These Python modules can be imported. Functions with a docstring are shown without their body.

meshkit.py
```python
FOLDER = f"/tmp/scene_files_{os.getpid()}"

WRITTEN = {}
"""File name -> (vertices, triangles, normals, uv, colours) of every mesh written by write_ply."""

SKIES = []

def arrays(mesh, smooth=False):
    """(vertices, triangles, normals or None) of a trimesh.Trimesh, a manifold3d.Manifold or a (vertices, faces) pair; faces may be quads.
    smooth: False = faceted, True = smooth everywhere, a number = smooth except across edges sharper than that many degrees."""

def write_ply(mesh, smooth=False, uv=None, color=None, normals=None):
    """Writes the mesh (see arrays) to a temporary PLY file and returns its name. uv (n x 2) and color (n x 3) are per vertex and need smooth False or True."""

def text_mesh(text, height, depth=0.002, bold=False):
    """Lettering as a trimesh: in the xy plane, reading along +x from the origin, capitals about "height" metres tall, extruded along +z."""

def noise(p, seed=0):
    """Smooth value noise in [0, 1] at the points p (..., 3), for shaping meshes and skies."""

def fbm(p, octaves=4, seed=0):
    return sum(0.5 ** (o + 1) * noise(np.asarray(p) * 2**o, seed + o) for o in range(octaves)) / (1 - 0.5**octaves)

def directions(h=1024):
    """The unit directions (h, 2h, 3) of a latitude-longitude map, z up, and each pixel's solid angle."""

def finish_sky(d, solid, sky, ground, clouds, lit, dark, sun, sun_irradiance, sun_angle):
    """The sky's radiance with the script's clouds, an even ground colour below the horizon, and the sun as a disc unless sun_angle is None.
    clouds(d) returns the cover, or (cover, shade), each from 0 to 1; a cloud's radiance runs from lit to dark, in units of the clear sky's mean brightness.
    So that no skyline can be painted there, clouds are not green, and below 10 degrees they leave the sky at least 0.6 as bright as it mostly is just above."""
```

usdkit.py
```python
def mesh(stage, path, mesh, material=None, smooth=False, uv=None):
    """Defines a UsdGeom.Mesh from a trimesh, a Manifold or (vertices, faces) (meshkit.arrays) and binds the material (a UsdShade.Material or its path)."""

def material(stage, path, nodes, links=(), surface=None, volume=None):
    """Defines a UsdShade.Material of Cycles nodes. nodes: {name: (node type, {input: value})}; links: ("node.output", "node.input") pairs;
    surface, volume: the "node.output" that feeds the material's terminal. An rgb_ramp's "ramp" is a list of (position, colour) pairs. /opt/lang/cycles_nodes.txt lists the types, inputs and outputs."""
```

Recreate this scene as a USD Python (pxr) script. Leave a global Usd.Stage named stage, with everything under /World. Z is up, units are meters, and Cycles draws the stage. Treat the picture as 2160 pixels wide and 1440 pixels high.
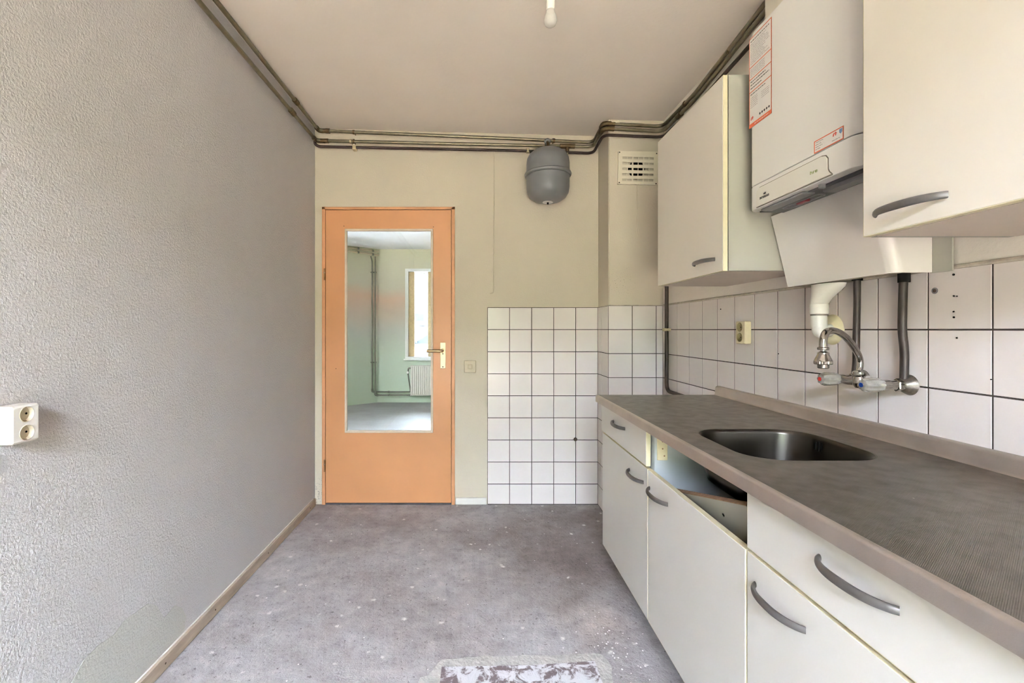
import math, random
import numpy as np, trimesh, manifold3d, shapely.geometry as sg
from shapely import affinity
import usdkit, meshkit
from pxr import Usd, UsdGeom, UsdLux, UsdShade, Gf, Sdf

random.seed(7)
rng = np.random.default_rng(7)
stage = Usd.Stage.CreateInMemory()
UsdGeom.SetStageUpAxis(stage, 'Z')
UsdGeom.SetStageMetersPerUnit(stage, 1.0)
UsdGeom.Xform.Define(stage, '/World')
UsdGeom.Scope.Define(stage, '/World/Looks')

# ------------------------------------------------------------------ camera, sky, sun, exposure
H, F, CX, CY = 1.19, 980.0, 1005.0, 695.0          # eye height, focal length and principal point in pixels of the 2160 x 1440 frame
cam = UsdGeom.Camera.Define(stage, '/World/camera')
cam.AddTranslateOp().Set(Gf.Vec3d(0, 0, H)); cam.AddRotateXOp().Set(90.0)
cam.CreateHorizontalApertureAttr(36.0); cam.CreateVerticalApertureAttr(24.0)
cam.CreateFocalLengthAttr(36.0 * F / 2160)
cam.CreateHorizontalApertureOffsetAttr((1080 - CX) / 2160 * 36)
cam.CreateVerticalApertureOffsetAttr((CY - 720) / 2160 * 36)
cam.CreateClippingRangeAttr(Gf.Vec2f(0.02, 500))
cam.CreateExposureAttr(1.0)
dome = UsdLux.DomeLight.Define(stage, '/World/sky_light')
dome.CreateIntensityAttr(19.5); dome.CreateColorAttr(Gf.Vec3f(0.87, 0.95, 1.20))
sun = UsdLux.DistantLight.Define(stage, '/World/sun_light')
sun.CreateIntensityAttr(30.0); sun.CreateAngleAttr(0.53); sun.CreateNormalizeAttr(True); sun.CreateColorAttr(Gf.Vec3f(1.0, 0.90, 0.76))
sun.AddRotateXYZOp().Set(Gf.Vec3f(-8, 48, 0))      # comes from +x, grazing the house front, so it lights the terrace and not the room


def at(px, py, Y):
    """the point at depth Y that the photograph shows at pixel (px, py)"""
    return np.array([(px - CX) * Y / F, Y, H - (py - CY) * Y / F])


# ------------------------------------------------------------------ naming helpers
used = {}


def path_for(parent, name):
    base = parent + '/' + name
    k = used.get(base, 0); used[base] = k + 1
    return base if k == 0 else f'{base}_{k:03d}'


def tag(prim, label=None, cat=None, group=None, kind=None):
    for k, v in (('label', label), ('category', cat), ('group', group), ('kind', kind)):
        if v:
            prim.SetCustomDataByKey(k, v)
    return prim


def thing(name, label, cat, loc=(0, 0, 0), group=None, kind=None):
    x = UsdGeom.Xform.Define(stage, path_for('/World', name))
    x.AddTranslateOp().Set(Gf.Vec3d(*map(float, loc)))
    tag(x.GetPrim(), label, cat, group, kind)
    ORIG[str(x.GetPath())] = np.array(loc, float)
    return str(x.GetPath())


ORIG = {'/World': np.zeros(3)}


def part(name, mesh, mat, parent='/World', smooth=30, label=None, kind=None, cat=None, group=None):
    """one Mesh prim; vertices are given in world coordinates and stored relative to the thing's base"""
    if not isinstance(mesh, trimesh.Trimesh):
        v, f, _ = meshkit.arrays(mesh); mesh = trimesh.Trimesh(v, f, process=False)
    top = '/'.join(parent.split('/')[:3])
    o = ORIG.get(top, np.zeros(3))
    m = mesh.copy(); m.apply_translation(-o)
    p = path_for(parent, name)
    g = usdkit.mesh(stage, p, m, '/World/Looks/' + mat, smooth=smooth)
    tag(g.GetPrim(), label, cat, group, kind)
    if parent == '/World':
        ORIG[p] = np.zeros(3)
    return p


# ------------------------------------------------------------------ materials
def L(r, g, b):
    return tuple(((c / 255 + 0.055) / 1.055) ** 2.4 if c > 10 else c / 255 / 12.92 for c in (r, g, b))


def mat(name, color, rough=0.5, metal=0.0, var=0.06, scale=6.0, bump=0.0, bscale=120.0, spec=0.5, detail=3.0, color2=None, coat=0.0, bdetail=2.0, stretch=None, emis=None):
    c = np.array(color, float)
    a, b = (c * (1 - var), np.minimum(c * (1 + var), 0.95)) if color2 is None else (c, np.array(color2, float))
    nodes = {'g': ('geometry', {}), 'n': ('noise_texture', {'scale': scale, 'detail': detail, 'roughness': 0.6}),
             'r': ('rgb_ramp', {'ramp': [(0.3, tuple(a)), (0.7, tuple(b))]}),
             'p': ('principled_bsdf', {'roughness': rough, 'metallic': metal, 'specular_ior_level': spec, 'coat_weight': coat, 'coat_roughness': 0.08})}
    links = [('n.fac', 'r.fac'), ('r.color', 'p.base_color')]
    if stretch:
        nodes['m'] = ('mapping', {'scale': stretch}); links += [('g.position', 'm.vector'), ('m.vector', 'n.vector')]
    else:
        links += [('g.position', 'n.vector')]
    if bump:
        nodes['n2'] = ('noise_texture', {'scale': bscale, 'detail': bdetail, 'roughness': 0.55})
        nodes['b'] = ('bump', {'strength': 1.0, 'distance': bump})
        links += [(('m.vector' if stretch else 'g.position'), 'n2.vector'), ('n2.fac', 'b.height'), ('b.normal', 'p.normal')]
    usdkit.material(stage, '/World/Looks/' + name, nodes, links, surface='p.BSDF')
    return name


# walls
def plaster(name, base, stains=(), bump=0.0012, bscale=90.0, var=0.04, bdetail=4.0, streak=None):
    """painted plaster with optional speckled stains [(x, y, z, radius, colour, noise scale, threshold)]"""
    c = np.array(base)
    nodes = {'g': ('geometry', {}), 'n': ('noise_texture', {'scale': 1.7, 'detail': 4.0, 'roughness': 0.6}),
             'r': ('rgb_ramp', {'ramp': [(0.3, tuple(c * (1 - var))), (0.7, tuple(np.minimum(c * (1 + var), .95)))]}),
             'p': ('principled_bsdf', {'roughness': 0.75, 'specular_ior_level': 0.3}),
             'n2': ('noise_texture', {'scale': bscale, 'detail': bdetail, 'roughness': 0.55}), 'b': ('bump', {'strength': 1.0, 'distance': bump})}
    links = [('g.position', 'n.vector'), ('n.fac', 'r.fac'), ('g.position', 'n2.vector'), ('n2.fac', 'b.height'), ('b.normal', 'p.normal')]
    last = 'r.color'
    for i, (x, y, z, rad, col, ns, th) in enumerate(stains):
        d, mr, nn, cm, mu, mx = (f'{k}{i}' for k in ('d', 'mr', 'nn', 'cm', 'mu', 'mx'))
        nodes[d] = ('vector_math', {'math_type': 'distance', 'vector2': (x, y, z)})
        nodes[mr] = ('map_range', {'from_min': 0.0, 'from_max': rad, 'to_min': 1.0, 'to_max': 0.0, 'clamp': True})
        nodes[nn] = ('noise_texture', {'scale': ns, 'detail': 3.0, 'roughness': 0.7})
        nodes[cm] = ('map_range', {'from_min': th, 'from_max': th + 0.05, 'to_min': 0.0, 'to_max': 1.0, 'clamp': True})
        nodes[mu] = ('math', {'math_type': 'multiply'})
        nodes[mx] = ('mix_color', {'b': col})
        links += [('g.position', d + '.vector1'), (d + '.value', mr + '.value'), ('g.position', nn + '.vector'), (nn + '.fac', cm + '.value'),
                  (mr + '.result', mu + '.value1'), (cm + '.result', mu + '.value2'), (mu + '.value', mx + '.fac'), (last, mx + '.a')]
        last = mx + '.result'
    links.append((last, 'p.base_color'))
    usdkit.material(stage, '/World/Looks/' + name, nodes, links, surface='p.BSDF')


CREAM = (0.60, 0.53, 0.42)
plaster('paint_cream', CREAM, stains=[(0.90, 2.91, 1.49, 0.13, (0.06, 0.05, 0.04), 130.0, 0.62), (-1.06, 3.16, 0.06, 0.16, (0.25, 0.23, 0.20), 60.0, 0.55)])
plaster('paint_right', (0.82, 0.755, 0.68))
plaster('paint_ceiling', (0.88, 0.80, 0.72), bump=0.0008, bscale=60.0, var=0.03)
plaster('paint_left', (0.57, 0.548, 0.548), bump=0.0031, bscale=155.0, var=0.03, bdetail=2.0)
plaster('paint_left_bare', (0.535, 0.525, 0.487), bump=0.0022, bscale=130.0, var=0.05, bdetail=2.0)
mat('paint_rear', (0.52, 0.49, 0.45), 0.8)

# concrete floor
usdkit.material(stage, '/World/Looks/concrete', {
    'g': ('geometry', {}),
    'n1': ('noise_texture', {'scale': 1.6, 'detail': 6.0, 'roughness': 0.62}), 'r1': ('rgb_ramp', {'ramp': [(0.25, (0.225, 0.198, 0.19)), (0.45, (0.36, 0.33, 0.325)), (0.6, (0.43, 0.41, 0.41)), (0.8, (0.53, 0.50, 0.49))]}),
    'n3': ('noise_texture', {'scale': 14.0, 'detail': 6.0, 'roughness': 0.7}), 'r3': ('rgb_ramp', {'ramp': [(0.28, (0.58, 0.57, 0.57)), (0.42, (0.88, 0.87, 0.87)), (0.55, (1.0, 1.0, 1.0)), (0.72, (1.26, 1.22, 1.2))]}),
    'n4': ('noise_texture', {'scale': 55.0, 'detail': 4.0, 'roughness': 0.75}), 'r4': ('rgb_ramp', {'ramp': [(0.0, (0.25, 0.23, 0.22)), (0.34, (0.34, 0.32, 0.31)), (0.40, (1.0, 1.0, 1.0)), (1.0, (1.0, 1.0, 1.0))]}),
    'v': ('voronoi_texture', {'scale': 19.0, 'randomness': 1.0}), 'rv': ('rgb_ramp', {'ramp': [(0.0, (1, 1, 1)), (0.10, (1, 1, 1)), (0.22, (0, 0, 0)), (1.0, (0, 0, 0))]}),
    'dv': ('value', {'value': 0.05}), 'vv': ('vector_math', {'math_type': 'scale'}), 'va': ('vector_math', {'math_type': 'add'}), 'vr': ('separate_color', {}), 'gt': ('math', {'math_type': 'greater_than', 'value2': 0.80}), 'mm': ('math', {'math_type': 'multiply'}),
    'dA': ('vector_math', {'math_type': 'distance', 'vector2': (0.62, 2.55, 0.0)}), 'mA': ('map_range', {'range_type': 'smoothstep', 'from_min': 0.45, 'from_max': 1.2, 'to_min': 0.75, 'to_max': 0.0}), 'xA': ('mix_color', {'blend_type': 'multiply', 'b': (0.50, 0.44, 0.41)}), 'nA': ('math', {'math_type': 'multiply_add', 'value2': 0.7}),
    'dB': ('vector_math', {'math_type': 'distance', 'vector2': (0.50, 1.90, 0.0)}), 'mB': ('map_range', {'from_min': 0.05, 'from_max': 0.17, 'to_min': 0.6, 'to_max': 0.0, 'clamp': True}), 'xB': ('mix_color', {'b': (0.52, 0.45, 0.41)}),
    'm1': ('mix_color', {'blend_type': 'multiply', 'fac': 0.9}), 'm2': ('mix_color', {'blend_type': 'multiply', 'fac': 0.85}), 'm3': ('mix_color', {'b': (0.66, 0.63, 0.60)}), 'bw': ('rgb_to_bw', {}),
    'b1': ('bump', {'strength': 1.0, 'distance': 0.006}), 'b2': ('bump', {'strength': 0.8, 'distance': 0.0035}),
    'p': ('principled_bsdf', {'roughness': 0.72, 'specular_ior_level': 0.35})},
    [('g.position', 'n1.vector'), ('g.position', 'n3.vector'), ('g.position', 'n4.vector'), ('dv.value', 'vv.scale'), ('n3.color', 'vv.vector1'), ('g.position', 'va.vector1'), ('vv.vector', 'va.vector2'), ('va.vector', 'v.vector'), ('n1.fac', 'r1.fac'), ('n3.fac', 'r3.fac'), ('n4.fac', 'r4.fac'),
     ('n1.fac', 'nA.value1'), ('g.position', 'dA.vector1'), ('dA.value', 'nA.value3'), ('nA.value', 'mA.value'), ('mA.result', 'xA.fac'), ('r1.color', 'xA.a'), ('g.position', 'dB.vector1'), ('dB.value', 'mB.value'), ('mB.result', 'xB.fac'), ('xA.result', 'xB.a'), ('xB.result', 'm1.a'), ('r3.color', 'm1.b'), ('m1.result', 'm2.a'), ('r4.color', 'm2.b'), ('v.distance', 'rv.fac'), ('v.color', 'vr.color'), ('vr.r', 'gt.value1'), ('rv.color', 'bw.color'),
     ('bw.val', 'mm.value1'), ('gt.value', 'mm.value2'), ('mm.value', 'm3.fac'), ('m2.result', 'm3.a'), ('m3.result', 'p.base_color'),
     ('n3.fac', 'b1.height'), ('b1.normal', 'b2.normal'), ('n4.fac', 'b2.height'), ('b2.normal', 'p.normal')], surface='p.BSDF')
mat('mortar', (0.46, 0.44, 0.41), 0.9, var=0.18, scale=18, bump=0.004, bscale=70)
usdkit.material(stage, '/World/Looks/worn_white_paint', {
    'g': ('geometry', {}), 'n': ('noise_texture', {'scale': 20.0, 'detail': 9.0, 'roughness': 0.75, 'distortion': 0.5}), 'n2': ('noise_texture', {'scale': 30.0, 'detail': 4.0, 'roughness': 0.7}),
    'r': ('rgb_ramp', {'ramp': [(0.0, (0.10, 0.07, 0.075)), (0.46, (0.17, 0.13, 0.135)), (0.53, (0.60, 0.59, 0.61)), (1.0, (0.68, 0.67, 0.69))]}),
    'b': ('bump', {'strength': 1.0, 'distance': 0.003}), 'p': ('principled_bsdf', {'roughness': 0.7})},
    [('g.position', 'n.vector'), ('g.position', 'n2.vector'), ('n.fac', 'r.fac'), ('r.color', 'p.base_color'), ('n.fac', 'b.height'), ('b.normal', 'p.normal')], surface='p.BSDF')
TILES = []
for i, c in enumerate([(0.765, 0.695, 0.67), (0.78, 0.71, 0.685), (0.755, 0.69, 0.665), (0.77, 0.70, 0.68)]):
    TILES.append(mat(f'glazed_tile_{"abcd"[i]}', c, 0.22, var=0.025, scale=5, spec=0.42, bump=0.0006, bscale=14))
mat('grout', (0.055, 0.04, 0.034), 0.9, var=0.25, scale=40)
mat('edge_grout', (0.50, 0.44, 0.36), 0.8, var=0.2, scale=30)
mat('orange_paint', L(198, 140, 94), 0.42, var=0.07, scale=2.2, bump=0.0004, bscale=30)
mat('orange_frame', L(200, 142, 98), 0.45, var=0.12, scale=9)
mat('bead_paint', L(214, 196, 176), 0.5, var=0.08, scale=14)
mat('skirting_white', L(222, 218, 212), 0.5, var=0.05, scale=10)
mat('batten_wood', L(176, 160, 142), 0.7, var=0.16, scale=7, stretch=(6, 1, 6), bump=0.0006, bscale=30)
mat('cabinet_white', L(219, 215, 209), 0.33, var=0.015, scale=3)
mat('cabinet_upper', L(226, 218, 207), 0.35, var=0.015, scale=3)
mat('melamine_side', L(164, 161, 147), 0.4, var=0.02, scale=3)
mat('melamine_inside', L(190, 196, 198), 0.4, var=0.03, scale=3)
mat('edge_cream', L(212, 202, 168), 0.5, var=0.05, scale=12)
mat('underside_board', L(208, 194, 180), 0.5, var=0.03, scale=6)
mat('raw_board_edge', L(150, 118, 90), 0.8, var=0.2, scale=50)
mat('plinth_dark', (0.13, 0.11, 0.095), 0.8, var=0.2)
mat('handle_grey', L(122, 119, 117), 0.38, metal=0.75, var=0.1, scale=60)
usdkit.material(stage, '/World/Looks/steel_top', {
    'g': ('geometry', {}), 'n': ('noise_texture', {'scale': 3.2, 'detail': 5.0, 'roughness': 0.6}), 'r': ('rgb_ramp', {'ramp': [(0.3, (0.155, 0.14, 0.123)), (0.52, (0.185, 0.167, 0.148)), (0.62, (0.195, 0.177, 0.158)), (0.75, (0.235, 0.214, 0.192))]}),
    'mp': ('mapping', {'rotation': (0, 0, 0.9)}), 'w': ('wave_texture', {'scale': 160.0, 'distortion': 1.0, 'detail': 1.0, 'detail_scale': 2.0}),
    'n2': ('noise_texture', {'scale': 26.0, 'detail': 4.0}), 'mr': ('map_range', {'from_min': 0.3, 'from_max': 0.7, 'to_min': 0.28, 'to_max': 0.34}),
    'v': ('voronoi_texture', {'scale': 16.0}), 'sc': ('separate_color', {}), 'gt': ('math', {'math_type': 'greater_than', 'value2': 0.9}), 'lt': ('math', {'math_type': 'less_than', 'value2': 0.045}), 'mu': ('math', {'math_type': 'multiply'}),
    'mx': ('mix_color', {'b': (0.75, 0.72, 0.68)}),
    'b': ('bump', {'strength': 0.5, 'distance': 0.0006}), 'p': ('principled_bsdf', {'metallic': 0.9, 'coat_weight': 0.6, 'coat_roughness': 0.26})},
    [('g.position', 'n.vector'), ('n.fac', 'r.fac'), ('r.color', 'mx.a'), ('g.position', 'v.vector'), ('v.color', 'sc.color'), ('sc.r', 'gt.value1'), ('v.distance', 'lt.value1'), ('gt.value', 'mu.value1'), ('lt.value', 'mu.value2'), ('mu.value', 'mx.fac'), ('mx.result', 'p.base_color'),
     ('g.position', 'mp.vector'), ('mp.vector', 'w.vector'), ('w.fac', 'b.height'), ('b.normal', 'p.normal'), ('g.position', 'n2.vector'), ('n2.fac', 'mr.value'), ('mr.result', 'p.roughness')], surface='p.BSDF')
mat('steel_edge', (0.56, 0.50, 0.46), 0.42, metal=0.85, var=0.08, scale=9, bump=0.0004, bscale=260)
mat('steel_bowl', (0.075, 0.068, 0.058), 0.27, metal=1.0, var=0.08, scale=10)
mat('chrome', (0.52, 0.505, 0.49), 0.12, metal=1.0, var=0.2, scale=60)
mat('chrome_worn', (0.25, 0.22, 0.19), 0.35, metal=0.9, var=0.25, scale=120)
mat('black_hole', (0.012, 0.011, 0.010), 0.95, spec=0.05)
mat('dark_brown_hole', (0.07, 0.045, 0.03), 0.9)
mat('boiler_white', L(232, 229, 226), 0.28, var=0.008, scale=2)
mat('boiler_flap', L(226, 222, 214), 0.32, var=0.01, scale=2)
mat('groove_grey', L(120, 112, 100), 0.6)
mat('boiler_dark', L(62, 60, 60), 0.45, var=0.15, scale=20)
mat('boiler_mid', L(120, 118, 118), 0.35, var=0.1, scale=20)
mat('connector_red', L(120, 35, 45), 0.4)
mat('paper_white', L(226, 222, 220), 0.5, var=0.01)
mat('print_orange', L(206, 92, 52), 0.5, var=0.03)
mat('print_grey', L(128, 122, 124), 0.6, var=0.1, scale=200)
mat('print_dark', L(60, 54, 54), 0.6)
mat('print_red', L(200, 60, 40), 0.5)
mat('print_blue', L(100, 130, 170), 0.5)
mat('print_green', L(120, 140, 60), 0.5)
mat('cover_white', L(236, 231, 226), 0.35, var=0.01, scale=2)
mat('casing_beige', L(222, 214, 200), 0.5, var=0.02)
mat('batten_raw', L(170, 156, 136), 0.8, var=0.15, scale=30)
mat('pipe_galvanised', L(122, 114, 94), 0.40, metal=0.65, var=0.2, scale=25)
mat('pipe_brass', L(100, 84, 58), 0.42, metal=0.7, var=0.3, scale=60)
mat('pipe_dark', L(48, 32, 26), 0.55, metal=0.2, var=0.25, scale=40)
mat('pipe_lead', L(54, 45, 40), 0.42, metal=0.25, var=0.25, scale=30)
mat('pipe_brown', L(60, 48, 38), 0.5, metal=0.3, var=0.25, scale=40)
mat('clip_beige', L(190, 174, 140), 0.6, var=0.1, scale=60)
mat('vessel_grey', L(112, 112, 112), 0.42, var=0.05, scale=5)
mat('vent_white', L(226, 216, 196), 0.45, var=0.03, scale=20)
mat('socket_white', L(232, 228, 222), 0.4, var=0.02)
mat('socket_well', L(214, 202, 178), 0.45, var=0.06, scale=60)
mat('socket_cream', L(222, 208, 172), 0.4, var=0.04, scale=30)
mat('socket_cream_dark', L(150, 136, 96), 0.4, var=0.12, scale=120)
mat('switch_beige', L(196, 182, 154), 0.45, var=0.04, scale=30)
mat('pvc_white', L(232, 228, 220), 0.35, var=0.02)
mat('pvc_cream', L(226, 214, 178), 0.4, var=0.06, scale=20)
mat('cord_white', L(214, 204, 184), 0.6)
mat('plate_brass', L(236, 222, 188), 0.35, metal=0.1, var=0.04, scale=30)
mat('lever_metal', L(176, 152, 120), 0.32, metal=0.8, var=0.15, scale=40)
mat('hinge_metal', L(150, 110, 72), 0.4, metal=0.7, var=0.2, scale=80)
mat('threshold_dark', L(70, 68, 70), 0.6, var=0.4, scale=20)
mat('red_dot', L(190, 40, 30), 0.3); mat('blue_dot', L(20, 60, 150), 0.3)
usdkit.material(stage, '/World/Looks/acrylic', {'g': ('geometry', {}), 'n': ('noise_texture', {'scale': 60.0}), 'r': ('rgb_ramp', {'ramp': [(0.3, (0.50, 0.46, 0.41)), (0.7, (0.64, 0.60, 0.54))]}),
    'p': ('principled_bsdf', {'roughness': 0.12, 'transmission_weight': 0.55, 'ior': 1.45})}, [('g.position', 'n.vector'), ('n.fac', 'r.fac'), ('r.color', 'p.base_color')], surface='p.BSDF')
usdkit.material(stage, '/World/Looks/bulb_glass', {'t': ('transparent_bsdf', {'color': (0.93, 0.92, 0.90)}), 'd': ('principled_bsdf', {'base_color': (0.80, 0.77, 0.74), 'roughness': 0.15}), 'm': ('mix_closure', {'fac': 0.5})},
    [('t.BSDF', 'm.closure1'), ('d.BSDF', 'm.closure2')], surface='m.closure')
for nm, tint in (('door_glass', (0.95, 0.97, 0.94)), ('window_glass', (0.98, 0.99, 0.98))):
    usdkit.material(stage, '/World/Looks/' + nm, {'t': ('transparent_bsdf', {'color': tint}), 'gl': ('glossy_bsdf', {'color': (1, 1, 1), 'roughness': 0.0}), 'f': ('fresnel', {'IOR': 1.5}), 'm': ('mix_closure', {})},
        [('f.fac', 'm.fac'), ('t.BSDF', 'm.closure1'), ('gl.BSDF', 'm.closure2')], surface='m.closure')
# neighbouring room: wall colour ramps with height, green low, a pink band, yellowish at the top
usdkit.material(stage, '/World/Looks/banded_wall', {
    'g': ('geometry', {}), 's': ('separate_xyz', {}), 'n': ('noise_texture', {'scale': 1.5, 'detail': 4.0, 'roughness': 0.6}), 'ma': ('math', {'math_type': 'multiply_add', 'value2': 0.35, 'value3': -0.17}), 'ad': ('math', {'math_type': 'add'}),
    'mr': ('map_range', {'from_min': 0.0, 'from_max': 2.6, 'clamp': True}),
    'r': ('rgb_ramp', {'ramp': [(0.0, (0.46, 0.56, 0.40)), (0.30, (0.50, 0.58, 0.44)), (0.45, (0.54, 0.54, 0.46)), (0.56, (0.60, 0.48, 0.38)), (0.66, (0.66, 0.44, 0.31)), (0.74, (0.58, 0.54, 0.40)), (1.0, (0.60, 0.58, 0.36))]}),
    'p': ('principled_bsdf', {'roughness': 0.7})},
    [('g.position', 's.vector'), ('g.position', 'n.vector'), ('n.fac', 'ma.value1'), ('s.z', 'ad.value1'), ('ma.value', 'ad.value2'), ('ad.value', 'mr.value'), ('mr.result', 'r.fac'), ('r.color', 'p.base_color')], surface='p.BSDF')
mat('far_ceiling', (0.80, 0.79, 0.75), 0.8, var=0.02)
mat('far_concrete', (0.19, 0.185, 0.175), 0.5, var=0.3, scale=1.6, bump=0.003, bscale=20)
mat('window_white', L(240, 240, 236), 0.4, var=0.01)
mat('window_beige', L(206, 182, 136), 0.6, var=0.12, scale=40)
mat('radiator_white', L(212, 206, 192), 0.4, var=0.02)
mat('far_pipe', L(96, 96, 80), 0.45, metal=0.4, var=0.2, scale=30)
mat('leaf_green', (0.018, 0.042, 0.008), 0.5, var=0.4, scale=14)
mat('hedge_green', (0.06, 0.085, 0.035), 0.7, var=0.6, scale=5, bump=0.05, bscale=14)
mat('terrace_paving', (0.36, 0.31, 0.255), 0.8, var=0.12, scale=2)
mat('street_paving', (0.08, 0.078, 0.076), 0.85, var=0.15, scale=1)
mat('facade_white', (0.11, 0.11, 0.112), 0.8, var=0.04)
mat('facade_brick', (0.075, 0.036, 0.03), 0.85, var=0.25, scale=9)
mat('dark_glass', (0.012, 0.016, 0.018), 0.6, spec=0.1)
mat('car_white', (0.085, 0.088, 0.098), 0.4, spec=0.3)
mat('tyre', (0.02, 0.02, 0.02), 0.8)


# ------------------------------------------------------------------ mesh helpers
def join(*ms):
    return trimesh.util.concatenate([m for m in ms if m is not None])


def box(x0, x1, y0, y1, z0, z1, b=0.0):
    """a box, its edges chamfered by b"""
    lo, hi = np.minimum([x0, y0, z0], [x1, y1, z1]), np.maximum([x0, y0, z0], [x1, y1, z1])
    if b <= 0:
        m = trimesh.creation.box(hi - lo); m.apply_translation((lo + hi) / 2); return m
    b = min(b, (hi - lo).min() * 0.49)
    pts = []
    for sx in (0, 1):
        for sy in (0, 1):
            for sz in (0, 1):
                c = np.array([(lo, hi)[sx][0], (lo, hi)[sy][1], (lo, hi)[sz][2]])
                d = np.array([1 - 2 * sx, 1 - 2 * sy, 1 - 2 * sz]) * b
                for k in range(3):
                    q = c + d; q[k] = c[k]; pts.append(q)
    return trimesh.Trimesh(np.array(pts)).convex_hull


def fillet(pts, r, n=6):
    pts = [np.array(p, float) for p in pts]
    out = [pts[0]]
    for i in range(1, len(pts) - 1):
        p, a, b = pts[i], pts[i - 1] - pts[i], pts[i + 1] - pts[i]
        la, lb = np.linalg.norm(a), np.linalg.norm(b)
        t = min(r, la * 0.49, lb * 0.49)
        a, b = p + a / la * t, p + b / lb * t
        for k in range(n + 1):
            s = k / n
            out.append((1 - s) ** 2 * a + 2 * s * (1 - s) * p + s * s * b)
    out.append(pts[-1])
    return np.array(out)


def tube(pts, radius, sides=14, cap=True, flat=(1.0, 1.0), up=None):
    """a swept tube; radius a number or one per point; flat scales the two cross axes"""
    p = np.array(pts, float); n = len(p)
    r = np.broadcast_to(np.asarray(radius, float), (n,))
    t = np.gradient(p, axis=0); t /= np.linalg.norm(t, axis=1, keepdims=True) + 1e-12
    a = np.array(up, float) if up is not None else (np.array([0, 0, 1.0]) if abs(t[0][2]) < 0.9 else np.array([1.0, 0, 0]))
    rings, ang = [], np.arange(sides) * 2 * np.pi / sides
    for i in range(n):
        a = a - t[i] * (a @ t[i]); a /= np.linalg.norm(a) + 1e-12
        b = np.cross(t[i], a)
        rings.append(p[i] + r[i] * (np.cos(ang)[:, None] * a * flat[0] + np.sin(ang)[:, None] * b * flat[1]))
    v = np.vstack(rings); f = []
    for i in range(n - 1):
        for j in range(sides):
            k = (j + 1) % sides
            q = (i * sides + j, i * sides + k, (i + 1) * sides + k, (i + 1) * sides + j)
            f += [(q[0], q[1], q[2]), (q[0], q[2], q[3])]
    if cap:
        v = np.vstack([v, p[0], p[-1]])
        for j in range(sides):
            k = (j + 1) % sides
            f += [(n * sides, k, j), (n * sides + 1, (n - 1) * sides + j, (n - 1) * sides + k)]
    return trimesh.Trimesh(v, f, process=False)


def frame_to(direction):
    d = np.array(direction, float); d /= np.linalg.norm(d)
    return trimesh.geometry.align_vectors([0, 0, 1], d)


def lathe(profile, origin, direction=(0, 0, 1), n=36):
    m = trimesh.creation.revolve(np.array(profile, float), sections=n)
    m.apply_transform(frame_to(direction)); m.apply_translation(np.array(origin, float)); return m


def disc(origin, r, th, direction, n=24):
    return lathe([(0, 0), (r, 0), (r, th), (0, th)], origin, direction, n)


def ribbed(profile, origin, direction, ribs, amp, n=48):
    """a lathe whose wall is fluted"""
    m = trimesh.creation.revolve(np.array(profile, float), sections=n)
    v = m.vertices.copy(); th = np.arctan2(v[:, 1], v[:, 0]); k = 1 + amp * np.cos(ribs * th)
    v[:, 0] *= k; v[:, 1] *= k; m.vertices = v
    m.apply_transform(frame_to(direction)); m.apply_translation(np.array(origin, float)); return m


def extrude(poly, h):
    return trimesh.creation.extrude_polygon(poly, h, engine='earcut')


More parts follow.
